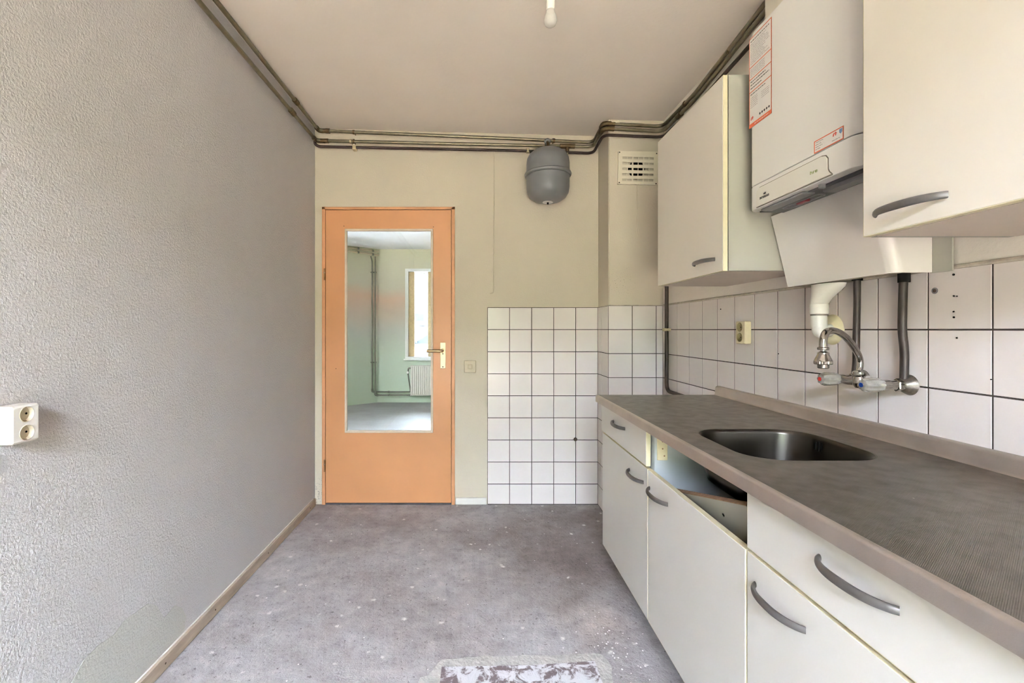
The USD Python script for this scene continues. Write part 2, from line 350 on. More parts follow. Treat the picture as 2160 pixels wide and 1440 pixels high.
def axes(m, ex, ey, ez, o):
    """maps the mesh's x, y, z to the given world directions and adds o"""
    T = np.eye(4); T[:3, 0], T[:3, 1], T[:3, 2], T[:3, 3] = ex, ey, ez, o
    m = m.copy(); m.apply_transform(T)
    if np.linalg.det(T[:3, :3]) < 0:
        m.invert()
    return m


def on_back(poly, y0, y1):      # polygon in (x, z), from depth y0 (front) to y1
    return axes(extrude(poly, abs(y1 - y0)), (1, 0, 0), (0, 0, 1), (0, 1, 0), (0, min(y0, y1), 0))


def on_side(poly, x0, x1):      # polygon in (y, z), from x0 to x1
    return axes(extrude(poly, abs(x1 - x0)), (0, 1, 0), (0, 0, 1), (1, 0, 0), (min(x0, x1), 0, 0))


def along_y(poly, y0, y1):      # cross-section in (x, z), swept along y
    return on_back(poly, y0, y1)


def rrect(x0, x1, y0, y1, r, n=8):
    r = min(r, (x1 - x0) * .499, (y1 - y0) * .499)
    return sg.box(x0 + r, y0 + r, x1 - r, y1 - r).buffer(r, quad_segs=n)


def ring_rect(x0, x1, y0, y1, r, n=8):
    pts = []
    for cx, cy, a0 in ((x1 - r, y1 - r, 0), (x0 + r, y1 - r, 90), (x0 + r, y0 + r, 180), (x1 - r, y0 + r, 270)):
        for k in range(n + 1):
            a = math.radians(a0 + 90 * k / n)
            pts.append((cx + r * math.cos(a), cy + r * math.sin(a)))
    return np.array(pts)


def loft(rings, cap_end=True, cap_start=False):
    n = len(rings[0]); v = np.vstack(rings); f = []
    for i in range(len(rings) - 1):
        for j in range(n):
            k = (j + 1) % n
            f += [(i * n + j, i * n + k, (i + 1) * n + k), (i * n + j, (i + 1) * n + k, (i + 1) * n + j)]
    for flag, i in ((cap_end, len(rings) - 1), (cap_start, 0)):
        if flag:
            v = np.vstack([v, rings[i].mean(0)]); c = len(v) - 1
            for j in range(n):
                k = (j + 1) % n
                f.append((i * n + j, i * n + k, c) if i else (i * n + k, i * n + j, c))
    return trimesh.Trimesh(v, f, process=False)


def to_manifold(m):
    m = m.copy(); m.merge_vertices()
    return manifold3d.Manifold(manifold3d.Mesh(vert_properties=np.asarray(m.vertices, np.float32), tri_verts=np.asarray(m.faces, np.uint32)))


def text_at(s, height, origin, ex, ey, ez, depth=0.0006, bold=False, width=None):
    m = meshkit.text_mesh(s, height, depth, bold)
    m.apply_translation([-m.bounds[0][0], 0, 0])
    if width:
        k = width / (m.bounds[1][0] - m.bounds[0][0]); m.apply_scale([k, 1, 1])
    return axes(m, ex, ey, ez, origin)


# ================================================================== THE ROOM
XL, XR, YB, YR, YC, XC = -1.100, 1.168, 3.161, -1.80, 2.911, 0.826   # left wall, right wall, back wall, rear wall, column face, column side
T = 0.15
ceil_z = lambda x: 2.558 - 0.0262 * (x - XL)

# floor
part('floor', box(XL - .12, XR + .12, YR - .15, YB + .11, -.12, 0.0), 'concrete', kind='structure', label='bare grey concrete kitchen floor with stains and chips', cat='floor')
# ceiling: falls a little towards the kitchen units, as in the photograph
cp = []
for x in (XL - .12, XR + .12):
    for y in (YR - .15, YB + .11):
        cp += [(x, y, ceil_z(x)), (x, y, 2.85)]
part('ceiling', trimesh.Trimesh(cp).convex_hull, 'paint_ceiling', smooth=False, kind='structure', label='plain cream painted kitchen ceiling', cat='ceiling')

# left wall
wl = thing('wall_left', 'grainy white papered wall beside the door hinges', 'wall', kind='structure')
part('wall_surface', box(XL - .12, XL, YR - .15, YB + .11, 0, 2.75), 'paint_left', wl)
def px_poly_left(pts):
    out = []
    for px, py in pts:
        Y = F * XL / (px - CX); out.append((Y, H - (py - CY) * Y / F))
    return sg.Polygon(out)
pp = px_poly_left([(150, 1440), (176, 1392), (205, 1362), (240, 1338), (262, 1308), (290, 1288), (312, 1272), (330, 1276), (345, 1302), (352, 1296), (368, 1276), (384, 1282), (392, 1300), (388, 1330), (330, 1400), (300, 1430), (250, 1500), (140, 1560)])
part('peeled_patch', on_side(pp, XL - .004, XL + .0012), 'paint_left_bare', wl, label='greenish bare patch where the paper has peeled')

# back wall with the door opening
wb = thing('wall_back', 'cream painted back wall with the orange door and white tiles', 'wall', kind='structure')
ox0, ox1, oz1 = -1.050, -0.147, 2.024
wall_poly = sg.box(-2.9, 0, 1.95, 2.75).difference(sg.box(ox0, -.1, ox1, oz1))
part('wall_surface', on_back(wall_poly, YB + .005, YB + .11), 'paint_cream', wb, smooth=False)

G = 0.0041


def tile_mesh(u0, u1, v0, v1, th=0.007, ch=0.0006):
    """in local axes: u, v in the wall, w outwards"""
    p = [(u, v, 0) for u in (u0, u1) for v in (v0, v1)] + [(u, v, th - ch) for u in (u0, u1) for v in (v0, v1)] + \
        [(u, v, th) for u in (u0 + ch, u1 - ch) for v in (v0 + ch, v1 - ch)]
    return trimesh.Trimesh(np.array(p)).convex_hull


def tiles(parent, us, vs, place, trim=(0, 0)):
    """a grid of tiles between the joint lines us and vs; place maps (u, v, w) to the world"""
    for i in range(len(us) - 1):
        for j in range(len(vs) - 1):
            if abs(us[i + 1] - us[i]) < .012:
                continue
            m = tile_mesh(us[i] + G / 2, us[i + 1] - G / 2, vs[j] + G / 2, vs[j + 1] - G / 2)
            c = m.vertices.mean(0); k = rng.normal(0, 0.0016, 2)      # hand-laid: each tile leans a hair
            v = m.vertices.copy(); v[:, 2] += (v[:, 0] - c[0]) * k[0] + (v[:, 1] - c[1]) * k[1]; m.vertices = v
            part('tile', place(m), TILES[int(rng.integers(4))], parent, smooth=False)


ROWS = [0.003, .14, .29, .44, .59, .74, .89, 1.04, 1.19, 1.34]
tiles(wb, [0.0755 + T * i for i in range(6)], ROWS, lambda m: axes(m, (1, 0, 0), (0, 0, 1), (0, -1, 0), (0, YB + .006, 0)))
part('grout_bed', box(.0755, XC, YB + .0003, YB + .01, 0, 1.341), 'grout', wb, smooth=False)
part('tile_edge', box(.072, .0755, YB - .002, YB + .01, 0, 1.343), 'edge_grout', wb, smooth=False)
part('drill_hole', disc((0.673, YB - .0022, .445), .012, .004, (0, -1, 0)), 'dark_brown_hole', wb)

# column (boxed shaft)
wc = thing('wall_column', 'cream shaft in the corner carrying the vent grille, tiled below', 'wall', kind='structure')
part('wall_surface', box(XC + .004, XR + .12, YC + .004, YB + .05, 0, 2.75, .006), 'paint_cream', wc, smooth=False)
tiles(wc, [XC, XC + T, XC + 2 * T, XR], ROWS, lambda m: axes(m, (1, 0, 0), (0, 0, 1), (0, -1, 0), (0, YC + .006, 0)))
tiles(wc, [YC, YC + .155, YB], ROWS, lambda m: axes(m, (0, 1, 0), (0, 0, 1), (-1, 0, 0), (XC + .006, 0, 0)))
part('grout_bed', box(XC + .0004, XR, YC + .0004, YB, 0, 1.341), 'grout', wc, smooth=False)
part('tile_edge', join(box(XC, XR, YC - .001, YC + .006, 1.340, 1.346), box(XC, XC + .006, YC, YB, 1.340, 1.346)), 'edge_grout', wc, smooth=False)

# right wall
wr = thing('wall_right', 'cream painted wall behind the sink with a band of white tiles', 'wall', kind='structure')
part('wall_surface', box(XR + .005, XR + .12, YR - .15, YB + .05, 0, 2.75), 'paint_right', wr)
ylines = [1.051 + T * k for k in range(-8, 13)] + [YC]
tiles(wr, ylines, [.74, .89, 1.04, 1.19, 1.34], lambda m: axes(m, (0, 1, 0), (0, 0, 1), (-1, 0, 0), (XR + .006, 0, 0)))
tiles(wr, [y for y in ylines if y > 2.2], [0.003, .14, .29, .44, .59, .74], lambda m: axes(m, (0, 1, 0), (0, 0, 1), (-1, 0, 0), (XR + .006, 0, 0)))
part('grout_bed', box(XR + .0004, XR + .01, ylines[0], YC, 0, 1.341), 'grout', wr, smooth=False)
part('tile_edge', tube([(XR + .003, ylines[0], 1.343), (XR + .003, YC, 1.343)], .006, 8), 'edge_grout', wr)
def on_wall_r(px, py):
    Y = F * XR / (px - CX); return (XR - .0012, Y, H - (py - CY) * Y / F)
for px, py, r in ((2013.5, 624, .0028), (2013, 657, .0028), (2013.5, 669, .0034), (2020, 712.5, .0028), (1643, 746, .003), (2013, 579, .004), (2020, 624.5, .0022), (1521, 652, .0045), (2092, 800, .002)):
    part('drill_hole', disc(np.array(on_wall_r(px, py)) + (.0005, 0, 0), r * .65, .002, (-1, 0, 0), 12), 'black_hole', wr)
wp = part('wall_plug', lathe([(.0045, 0), (.008, 0), (.008, .002), (.0045, .002), (.0045, 0)], np.array(on_wall_r(1973, 613)) + (.001, 0, 0), (-1, 0, 0), 20), 'boiler_mid', wr, label='grey plastic wall plug')
part('plug_hole', disc(np.array(on_wall_r(1973, 613)) + (.0005, 0, 0), .0047, .0012, (-1, 0, 0), 16), 'dark_brown_hole', wp)

# rear wall (behind the camera) with the kitchen's window
WX0, WX1, WZ0, WZ1 = -0.84, 0.42, 0.08, 2.45
wre = thing('wall_rear', 'painted wall behind the viewer with the wide kitchen window', 'wall', kind='structure')
part('wall_surface', on_back(sg.box(XL - .12, 0, XR + .12, 2.75).difference(sg.box(WX0, WZ0, WX1, WZ1)), YR - .15, YR), 'paint_rear', wre, smooth=False)
w1 = thing('window_1', 'wide white kitchen window facing the garden', 'window', kind='structure')
fr = sg.box(WX0, WZ0, WX1, WZ1).difference(sg.box(WX0 + .05, WZ0 + .05, -.29, WZ1 - .05)).difference(sg.box(-.23, WZ0 + .05, WX1 - .05, WZ1 - .05))
part('frame', on_back(fr, YR - .11, YR - .05), 'window_white', w1, smooth=False)
part('pane', box(WX0 + .045, -.285, YR - .083, YR - .079, WZ0 + .045, WZ1 - .045), 'window_glass', w1, smooth=False)
part('pane', box(-.235, WX1 - .045, YR - .083, YR - .079, WZ0 + .045, WZ1 - .045), 'window_glass', w1, smooth=False)
part('sill', box(WX0 - .02, WX1 + .02, YR - .05, YR + .04, WZ0 - .03, WZ0, .004), 'window_white', w1)

# baseboards and trim
bl = thing('baseboard_left', 'thin worn wooden batten along the foot of the grainy wall', 'baseboard', kind='structure')
part('batten', box(XL, XL + .016, YR, 3.135, 0.002, .052, .002), 'batten_wood', bl)
part('paint_line', box(XL, XL + .006, YR, 3.12, .05, .056, .002), 'skirting_white', bl)
for y in (3.03, 2.42, 1.93, 1.62, 1.38):
    part('nail', disc((XL + .0158, y, .027), .0035, .001, (1, 0, 0), 10), 'dark_brown_hole', bl)
t1 = thing('trim_1', 'short white skirting between the door and the tiles', 'skirting', kind='structure')
part('board', box(-.142, .068, YB - .012, YB + .006, .002, .048, .004), 'skirting_white', t1)

# ------------------------------------------------------------------ door
d1 = thing('door_1', 'orange painted door with a tall clear glass pane', 'door', kind='structure')
lf0, lf1 = -1.024, -0.172
part('frame_jamb', box(ox0, lf0 - .003, YB - .006, YB + .10, 0, oz1, .002), 'orange_frame', d1)
part('frame_jamb', box(lf1 + .003, ox1, YB - .006, YB + .10, 0, oz1, .002), 'orange_frame', d1)
part('frame_head', box(ox0, ox1, YB - .006, YB + .10, 2.006, oz1, .002), 'orange_frame', d1)
part('door_stop', join(box(lf0 - .004, lf0 + .012, YB + .042, YB + .10, 0, 2.006), box(lf1 - .012, lf1 + .004, YB + .042, YB + .10, 0, 2.006), box(lf0, lf1, YB + .042, YB + .10, 1.992, 2.007)), 'orange_frame', d1)
gx0, gx1, gz0, gz1 = -.895, -.294, .489, 1.875
leaf_poly = sg.box(lf0, .014, lf1, 2.002).difference(sg.box(gx0 + .004, gz0 + .004, gx1 - .004, gz1 - .004))
leaf = part('leaf', on_back(leaf_poly, YB - .004, YB + .036), 'orange_paint', d1, smooth=False)
for n, a in (('bead', (gx0, gx0 + .016, gz0, gz1)), ('bead', (gx1 - .016, gx1, gz0, gz1))):
    part(n, box(a[0], a[1], YB - .010, YB + .012, a[2], a[3], .003), 'bead_paint', leaf)
for z in (gz0, gz1 - .016):
    part('bead', box(gx0 + .002, gx1 - .002, YB - .0095, YB + .012, z, z + .016, .003), 'bead_paint', leaf)
part('glass_pane', box(gx0 + .006, gx1 - .006, YB + .012, YB + .016, gz0 + .006, gz1 - .006), 'door_glass', leaf, smooth=False)
hd = part('handle_plate', box(-.2455, -.2095, YB - .011, YB - .003, .927, 1.102, .002), 'plate_brass', d1, label='cream handle plate')
part('lever', join(tube(fillet([(-.229, YB - .008, 1.048), (-.229, YB - .052, 1.047), (-.333, YB - .05, 1.047)], .014), .0095, 14), disc((-.229, YB - .010, 1.048), .015, .006, (0, -1, 0))), 'lever_metal', hd)
for z in (1.026, .938):
    part('screw', disc((-.2275, YB - .0108, z), .0042, .0012, (0, -1, 0), 10), 'dark_brown_hole', hd)
for z in (1.56, .262):
    hg = part('hinge', tube([(lf0 - .006, YB - .010, z - .035), (lf0 - .006, YB - .010, z + .045)], .0062, 12), 'hinge_metal', d1)
    part('pin_ring', disc((lf0 - .006, YB - .010, z + .012), .0078, .006, (0, 0, 1)), 'lever_metal', hg)
for x, z in ((-.90, 1.893), (-.292, 1.888), (-.955, .925)):
    part('nail_hole', disc((x, YB - .0038, z), .003, .0008, (0, -1, 0), 8), 'dark_brown_hole', leaf)
part('threshold', box(lf0, lf1, YB - .004, YB + .09, .0, .010), 'threshold_dark', d1)

# ------------------------------------------------------------------ floor hatch
fh = thing('floor_hatch', 'worn white painted hatch slab set in the concrete floor', 'hatch', (0.15, 1.4, 0))
bpoly = sg.Polygon([(-.165, 1.60), (-.13, 1.672), (.02, 1.69), (.30, 1.698), (.455, 1.705), (.475, 1.655), (.455, 1.50), (.46, 1.0), (-.17, 1.0), (-.20, 1.58)])
bpoly = sg.Polygon([(p[0] + random.uniform(-.004, .004), p[1] + random.uniform(-.004, .004)) for p in np.array([bpoly.exterior.interpolate(t, True).coords[0] for t in np.linspace(0, 1, 90)])])
m = extrude(bpoly.buffer(0), .003); part('mortar_border', m, 'mortar', fh, smooth=False)
m = extrude(sg.Polygon([(-.122, 1.632), (.20, 1.640), (.422, 1.660), (.432, 1.05), (-.128, 1.05)]), .0065); part('slab', m, 'worn_white_paint', fh, smooth=False)

# crumbs of plaster and paint lying on the concrete
cr_m = []
for k in range(150):
    if k < 60:
        x, y = random.gauss(.50, .07), random.gauss(1.72, .13)
    else:
        x, y = random.uniform(-1.0, .62), random.uniform(1.45, 3.05)
    r = random.uniform(.0012, .0042) * (1 if k < 60 else .9)
    v = np.array([[math.cos(a) * r * random.uniform(.6, 1.2), math.sin(a) * r * random.uniform(.6, 1.2), z] for z in (.0002, r * .5) for a in np.linspace(0, 6.28, 6)[:-1]])
    m = trimesh.Trimesh(v).convex_hull; m.apply_translation((x, y, 0)); cr_m.append(m)
part('plaster_crumbs', join(*cr_m), 'paper_white', smooth=False, label='scattered white plaster crumbs on the concrete floor', cat='debris', kind='stuff')

# ================================================================== KITCHEN UNITS
XF, ZS = 0.605, 0.700            # front plane of the base units; joint between drawers and doors
UY = [2.232, 1.642, 1.042, 0.442]
ZB, ZT = 0.162, 0.845


def bow_handle(parent, x, yc, z, length=0.156):
    s = np.linspace(-1, 1, 25)
    yy = yc - s * length / 2
    off = 0.027 * (1 - np.abs(s) ** 2.6) ** 0.8
    pts = np.stack([x - off + 0.001, yy, np.full_like(yy, z)], 1)
    r = 0.0075 * (0.80 + 0.18 * (1 - s ** 2))
    m = tube(pts, r, 12, flat=(1.12, 0.72), up=(0, 0, 1))
    part('handle', m, 'handle_grey', parent, smooth=50, label='grey bow handle')


def front(parent, name, x, y0, y1, z0, z1, face='cabinet_white', th=0.016):
    """a door or drawer front: coated board with a cream edge band all round; faces -x"""
    e = 0.0016
    p = part(name, box(x, x + th, y0 + e, y1 - e, z0 + e, z1 - e, .0008), face, parent)
    rim = sg.box(y0, z0, y1, z1).difference(sg.box(y0 + e, z0 + e, y1 - e, z1 - e))
    part('edge_band', on_side(rim, x + .0008, x + th), 'edge_cream', p, smooth=False, label='cream edging')
    return p


labels = ['white base unit farthest from the viewer, drawer closed above its door',
          'white base unit below the sink with its drawer missing',
          'white base unit nearest the viewer with large grey handles']
for i in range(3):
    y1, y0 = UY[i], UY[i + 1]
    cab = thing('base_cabinet', labels[i], 'kitchen cabinet', (0.88, (y0 + y1) / 2, 0), group=None)
    xb = 1.150
    part('side_panel', box(XF + .018, xb, y0 + .0005, y0 + .0165, ZB, ZT), 'melamine_inside', cab, smooth=False)
    part('side_panel', box(XF + .018, xb, y1 - .0165, y1 - .0005, ZB, ZT), 'melamine_inside', cab, smooth=False)
    part('bottom_panel', box(XF + .018, xb, y0 + .0165, y1 - .0165, ZB, ZB + .016), 'melamine_inside', cab, smooth=False)
    part('back_panel', box(xb - .006, xb, y0 + .0165, y1 - .0165, ZB + .016, ZT), 'melamine_inside', cab, smooth=False)
    part('plinth', box(XF + .16, XF + .175, y0, y1, 0, ZB), 'plinth_dark', cab, smooth=False)
    dr = front(cab, 'door', XF, y0 + .0025, y1 - .0025, ZB, ZS - .003)
    hy = (1.760, 1.546, 0.932)[i]
    bow_handle(dr, XF, hy, .637)
    if i != 1:
        if i == 0:
            dw = front(cab, 'drawer', XF - .004, y0 + .004, y1 - .002, ZS + .006, .843)
        else:
            dw = front(cab, 'drawer', XF - .001, y0 + .004, y1 - .004, ZS + .004, .843)
        bow_handle(dw, XF - .003, (1.957, 0, .740)[i], .789)
        part('drawer_box', join(box(XF + .016, 1.08, y0 + .03, y0 + .04, ZS + .02, .80), box(XF + .016, 1.08, y1 - .04, y1 - .03, ZS + .02, .80), box(XF + .016, 1.08, y0 + .04, y1 - .04, ZS + .02, ZS + .026)), 'melamine_inside', cab, smooth=False)
    else:
        for yy in (y1 - .0165, y0 + .0165 + .006):
            sl = part('slide_bracket', box(XF + .026, XF + .062, yy - .006, yy, .734, .812, .002), 'pvc_cream', cab, label='cream plastic drawer slide bracket')
            for z in (.75, .775, .80):
                part('screw_hole', disc((XF + .044 + .006 * (z < .76), yy - .0062, z), .0028, .0006, (0, -1, 0), 8), 'raw_board_edge', sl)
        # loose board leaning inside the open drawer bay
        A, B = np.array([.655, 1.56, .655]), np.array([.632, 1.075, .786])
        dn = np.array([.10, 0, -.30]); nrm = np.cross(B - A, dn); nrm /= np.linalg.norm(nrm)
        lb = part('loose_board', trimesh.Trimesh([q + s * nrm * .008 for q in (A, B, A + dn, B + dn) for s in (-1, 1)]).convex_hull, 'melamine_side', cab, smooth=False, label='loose pale board leaning in the empty drawer bay')
        up = -dn / np.linalg.norm(dn)
        part('raw_edge', trimesh.Trimesh([q + s * nrm * .0082 + t * up * .0012 for q in (A, B) for s in (-1, 1) for t in (-1, 1)]).convex_hull, 'raw_board_edge', lb, smooth=False)
        c = A * .28 + B * .72 + dn * .13 - nrm * .0082 * np.sign(nrm[0])
        part('screw_hole', disc(c, .004, .001, -nrm * np.sign(nrm[0]), 10), 'black_hole', lb)

# countertop with sink
CX0, CY0, CY1, CZ = 0.571, 0.40, 2.226, 0.878
ct = thing('countertop', 'brushed steel worktop with a pressed sink on the base units', 'worktop', (0.87, 1.3, .846))
hole = rrect(.662, 1.005, 1.108, 1.458, .095, 12)
part('worktop', axes(extrude(sg.box(CX0 + .012, CY0, 1.150, CY1).difference(hole), .006), (1, 0, 0), (0, 1, 0), (0, 0, 1), (0, 0, CZ - .006)), 'steel_top', ct, smooth=False)
prof = sg.Polygon([(CX0, CZ - .032), (CX0, CZ - .006), (CX0 + .0018, CZ - .0018), (CX0 + .006, CZ), (CX0 + .012, CZ), (CX0 + .012, CZ - .028), (CX0 + .03, CZ - .028), (CX0 + .03, CZ - .032)])
part('front_edge', along_y(prof, CY0, CY1), 'steel_edge', ct, smooth=50)
part('end_edge', box(CX0 + .001, 1.150, CY1 - .002, CY1, CZ - .032, CZ - .0005), 'steel_top', ct, smooth=False)
part('end_edge', box(CX0 + .001, 1.150, CY0, CY0 + .002, CZ - .032, CZ - .0005), 'steel_top', ct, smooth=False)
up = sg.Polygon([(1.128, CZ - .002), (1.138, CZ), (1.1425, CZ + .006), (1.1435, CZ + .034), (1.147, CZ + .040), (1.154, CZ + .042), (1.1655, CZ + .042), (1.1655, CZ - .03), (1.15, CZ - .03), (1.15, CZ - .002)])
part('upstand', along_y(up, CY0, CY1), 'steel_edge', ct, smooth=50)
def bowl_ring(d, z, n=10):
    q = ring_rect(.662 - d, 1.005 + d, 1.108 - d, 1.458 + d, max(.02, .095 + d * .6), n)
    return np.c_[q, np.full(len(q), z)]
inner = [(.002, CZ + .0002), (-.001, CZ - .0012), (-.004, CZ - .005), (-.007, CZ - .012), (-.016, CZ - .10), (-.024, CZ - .128), (-.045, CZ - .145), (-.075, CZ - .150)]
bw = part('sink_bowl', loft([bowl_ring(d, z) for d, z in inner]), 'steel_bowl', ct, smooth=60)
outer = [(.003, CZ - .007), (-.004, CZ - .014), (-.013, CZ - .10), (-.021, CZ - .130), (-.043, CZ - .148), (-.075, CZ - .153)]
sh = loft([bowl_ring(d, z) for d, z in outer]); part('bowl_shell', sh, 'steel_bowl', ct, smooth=60)
for k, yy in enumerate((1.388, 1.377, 1.365, 1.353, 1.342)):
    sl = box(.9952, .9990, yy - .0026, yy + .0026, .836 + .004 * (k == 2), .864 - .004 * (k == 2))
    sl.vertices[:, 0] += .1023 * (sl.vertices[:, 2] - .85)      # flush with the sloping bowl side
    part('overflow_slot', sl, 'black_hole', bw, smooth=False)
part('drain', lathe([(0, 0), (.03, 0), (.034, .002), (.036, 0.0005), (.036, -.002), (0, -.002)], (.834, 1.283, CZ - .1495), n=28), 'chrome', bw)


# upper cupboards
def cupboard(y0, y1, hy, hz, label):
    c = thing('wall_cupboard', label, 'wall cupboard', (1.0, (y0 + y1) / 2, 1.393))
    x0, z0, z1, xb = .850, 1.393, 2.068, XR + .003
    part('side_panel', box(x0 + .019, xb, y0 + .001, y0 + .017, z0, z1), 'melamine_side', c, smooth=False)
    part('side_panel', box(x0 + .019, xb, y1 - .017, y1 - .001, z0, z1), 'melamine_side', c, smooth=False)
    part('top_panel', box(x0 + .019, xb, y0 + .017, y1 - .017, z1 - .016, z1), 'melamine_side', c, smooth=False)
    part('bottom_panel', box(x0 + .019, xb, y0 + .0173, y1 - .0173, z0 - .0006, z0 + .015), 'underside_board', c, smooth=False)
    part('back_panel', box(xb - .006, xb, y0 + .017, y1 - .017, z0 + .015, z1 - .016), 'melamine_inside', c, smooth=False)
    d = front(c, 'door', x0, y0 + .002, y1 - .002, z0, z1, 'cabinet_upper')
    bow_handle(d, x0, hy, hz, .152)


cupboard(1.600, 2.180, 1.732, 1.441, 'cream wall cupboard beyond the boiler, near the vent grille')
cupboard(0.440, 1.024, .914, 1.434, 'cream wall cupboard nearest the viewer, in front of the boiler')

# ------------------------------------------------------------------ boiler
BX, BY0, BY1, BZ0, BZ1 = .900, 1.092, 1.543, 1.578, 2.158
bo = thing('boiler', 'white wall-hung heating boiler with orange bordered stickers', 'boiler', (1.03, 1.32, BZ0))
def casing(z0, z1, d=0.0, rr=.034, ch=.006):
    def ring(dd, z):
        q = [(XR - .004, BY0 + dd)]
        for cx, cy, a0, s in ((BX + rr, BY0 + rr, 270, -1), (BX + rr, BY1 - rr, 180, -1)):
            for k in range(9):
                a = math.radians(a0 + s * 90 * k / 8)
                q.append((cx + (rr - dd) * math.cos(a), cy + (rr - dd) * math.sin(a)))
        q.append((XR - .004, BY1 - dd))
        q = np.array(q)[::-1]
        return np.c_[q, np.full(len(q), z)]
    return loft([ring(d + ch, z0), ring(d + ch * .3, z0 + ch * .3), ring(d, z0 + ch), ring(d, z1 - ch), ring(d + ch * .3, z1 - ch * .3), ring(d + ch, z1)], True, True)
cs = part('casing', casing(1.6565, BZ1, 0, .034, .003), 'boiler_white', bo, smooth=40)
bz = part('bezel', casing(BZ0, 1.6555, -.0003, .034, .004), 'boiler_white', bo, smooth=40)
flap_y0, flap_y1 = 1.188, 1.490
flap = sg.Polygon([(flap_y1, BZ0 + .004), (flap_y1, 1.62), (flap_y1 - .004, 1.632), (flap_y1 - .016, 1.640), (flap_y0 + .02, 1.640), (flap_y0 + .008, 1.637), (flap_y0 + .001, 1.628), (flap_y0, 1.60), (flap_y0 - .004, 1.592), (flap_y0 - .013, BZ0 + .005)])
part('flap_groove', on_side(flap.buffer(.0022), BX - .0012, BX + .01), 'groove_grey', bz, smooth=False)
part('control_flap', on_side(flap.buffer(-.0006), BX - .004, BX + .01), 'boiler_flap', bz, smooth=20)
ey = (0, -1, 0)
part('lettering', text_at('hre', .0085, (BX - .0045, 1.246, 1.605), ey, (0, 0, 1), (-1, 0, 0), width=.026), 'print_green', bz, smooth=False, label='green hre lettering')
part('lettering', text_at('INTERGAS', .0062, (BX - .0045, 1.469, 1.601), ey, (0, 0, 1), (-1, 0, 0), bold=True, width=.047), 'print_dark', bz, smooth=False, label='dark maker lettering')
crown = sg.Polygon([(0, 0), (.010, 0), (.011, .006), (.0077, .003), (.0055, .007), (.0033, .003), (-.001, .006)])
part('crown_emblem', axes(extrude(crown, .0006), ey, (0, 0, 1), (-1, 0, 0), (BX - .0045, 1.4485, 1.611)), 'print_dark', bz, smooth=False)
# underside with the service panel
us = part('underside', box(BX + .03, XR - .02, BY0 + .02, BY1 - .015, BZ0 - .004, BZ0 + .003, .002), 'boiler_dark', bo, label='dark underside')
part('service_cover', box(BX + .012, BX + .05, 1.30, BY1 - .05, BZ0 - .008, BZ0 - .001, .003), 'boiler_mid', us)
part('service_cover', box(BX + .045, BX + .085, BY0 + .03, 1.27, BZ0 - .014, BZ0 - .002, .003), 'boiler_mid', us)
part('display_frame', axes(extrude(rrect(0, .16, 0, .028, .012).difference(rrect(.004, .156, .004, .024, .009)), .003), (0, 1, 0), (1, 0, 0), (0, 0, 1), (BX + .055, 1.30, BZ0 - .010)), 'boiler_mid', us)
part('connector', box(BX + .062, BX + .078, 1.36, 1.40, BZ0 - .012, BZ0 - .003, .002), 'connector_red', us)
part('hook', box(BX + .016, BX + .03, 1.235, 1.247, BZ0 - .012, BZ0 + .002, .002), 'boiler_mid', us)


def sticker(y_far, y_near, z0, z1, name, label, d=.0008):
    s = part(name, box(BX - d, BX + .004, y_near, y_far, z0, z1), 'paper_white', bo, smooth=False, label=label)
    rim = sg.box(y_near, z0, y_far, z1).difference(sg.box(y_near + .0025, z0 + .0025, y_far - .0025, z1 - .0025))
    part('border', on_side(rim, BX - d - .0003, BX), 'print_orange', s, smooth=False)
    return s


def dash_lines(s, rows, colour, x=BX - .0011, w=.0011):
    """rows of unreadably small print: (far y, near y, z)"""
    ms = []
    for ya, yb, z in rows:
        y = ya
        while y > yb + .002:
            l = random.uniform(.004, .012); e = max(y - l, yb)
            ms.append(box(x, x + .0005, e, y, z - w / 2, z + w / 2)); y = e - random.uniform(.0015, .003)
    part('small_print', join(*ms), colour, s, smooth=False, kind='stuff')


SY0, SY1 = 1.4157, 1.5315
s1 = sticker(SY1, SY0, 1.850, 2.143, 'sticker', 'tall orange bordered instruction sticker')
for z in (2.047, 2.008, 1.966):
    part('divider', box(BX - .0012, BX, SY0, SY1, z - .0012, z + .0012), 'print_orange', s1, smooth=False)
part('footer_bar', box(BX - .0013, BX, SY0, SY1, 1.850, 1.8625), 'print_orange', s1, smooth=False)
dash_lines(s1, [(SY1 - .03, SY0 + .012, 1.856)], 'paper_white', BX - .0017, .002)
dash_lines(s1, [(SY1 - .008, SY0 + .012, 2.130), (SY1 - .008, SY0 + .03, 1.957)], 'print_dark', w=.0022)
dash_lines(s1, [(SY1 - .008, SY0 + random.uniform(.008, .04), 2.121 - .0058 * k) for k in range(12)], 'print_grey')
dash_lines(s1, [(SY1 - .008, SY0 + .034, 2.038 - .0055 * k) for k in range(5)], 'print_grey')
dash_lines(s1, [(SY1 - .008, SY0 + .03, 1.998), (SY1 - .008, SY0 + .012, 1.988), (SY1 - .008, SY0 + .05, 1.977)], 'print_dark', w=.0026)
dash_lines(s1, [(SY1 - .008, SY1 - .045, 1.945 - .006 * k) for k in range(6)] + [(SY0 + .05, SY0 + .012, 1.940 - .006 * k) for k in range(4)], 'print_grey')
for k in range(5):
    part('pictogram', on_side(sg.Point(SY0 + .012 + .0115 * k, 1.876).buffer(.0036, quad_segs=4), BX - .0012, BX), 'print_dark', s1, smooth=False)


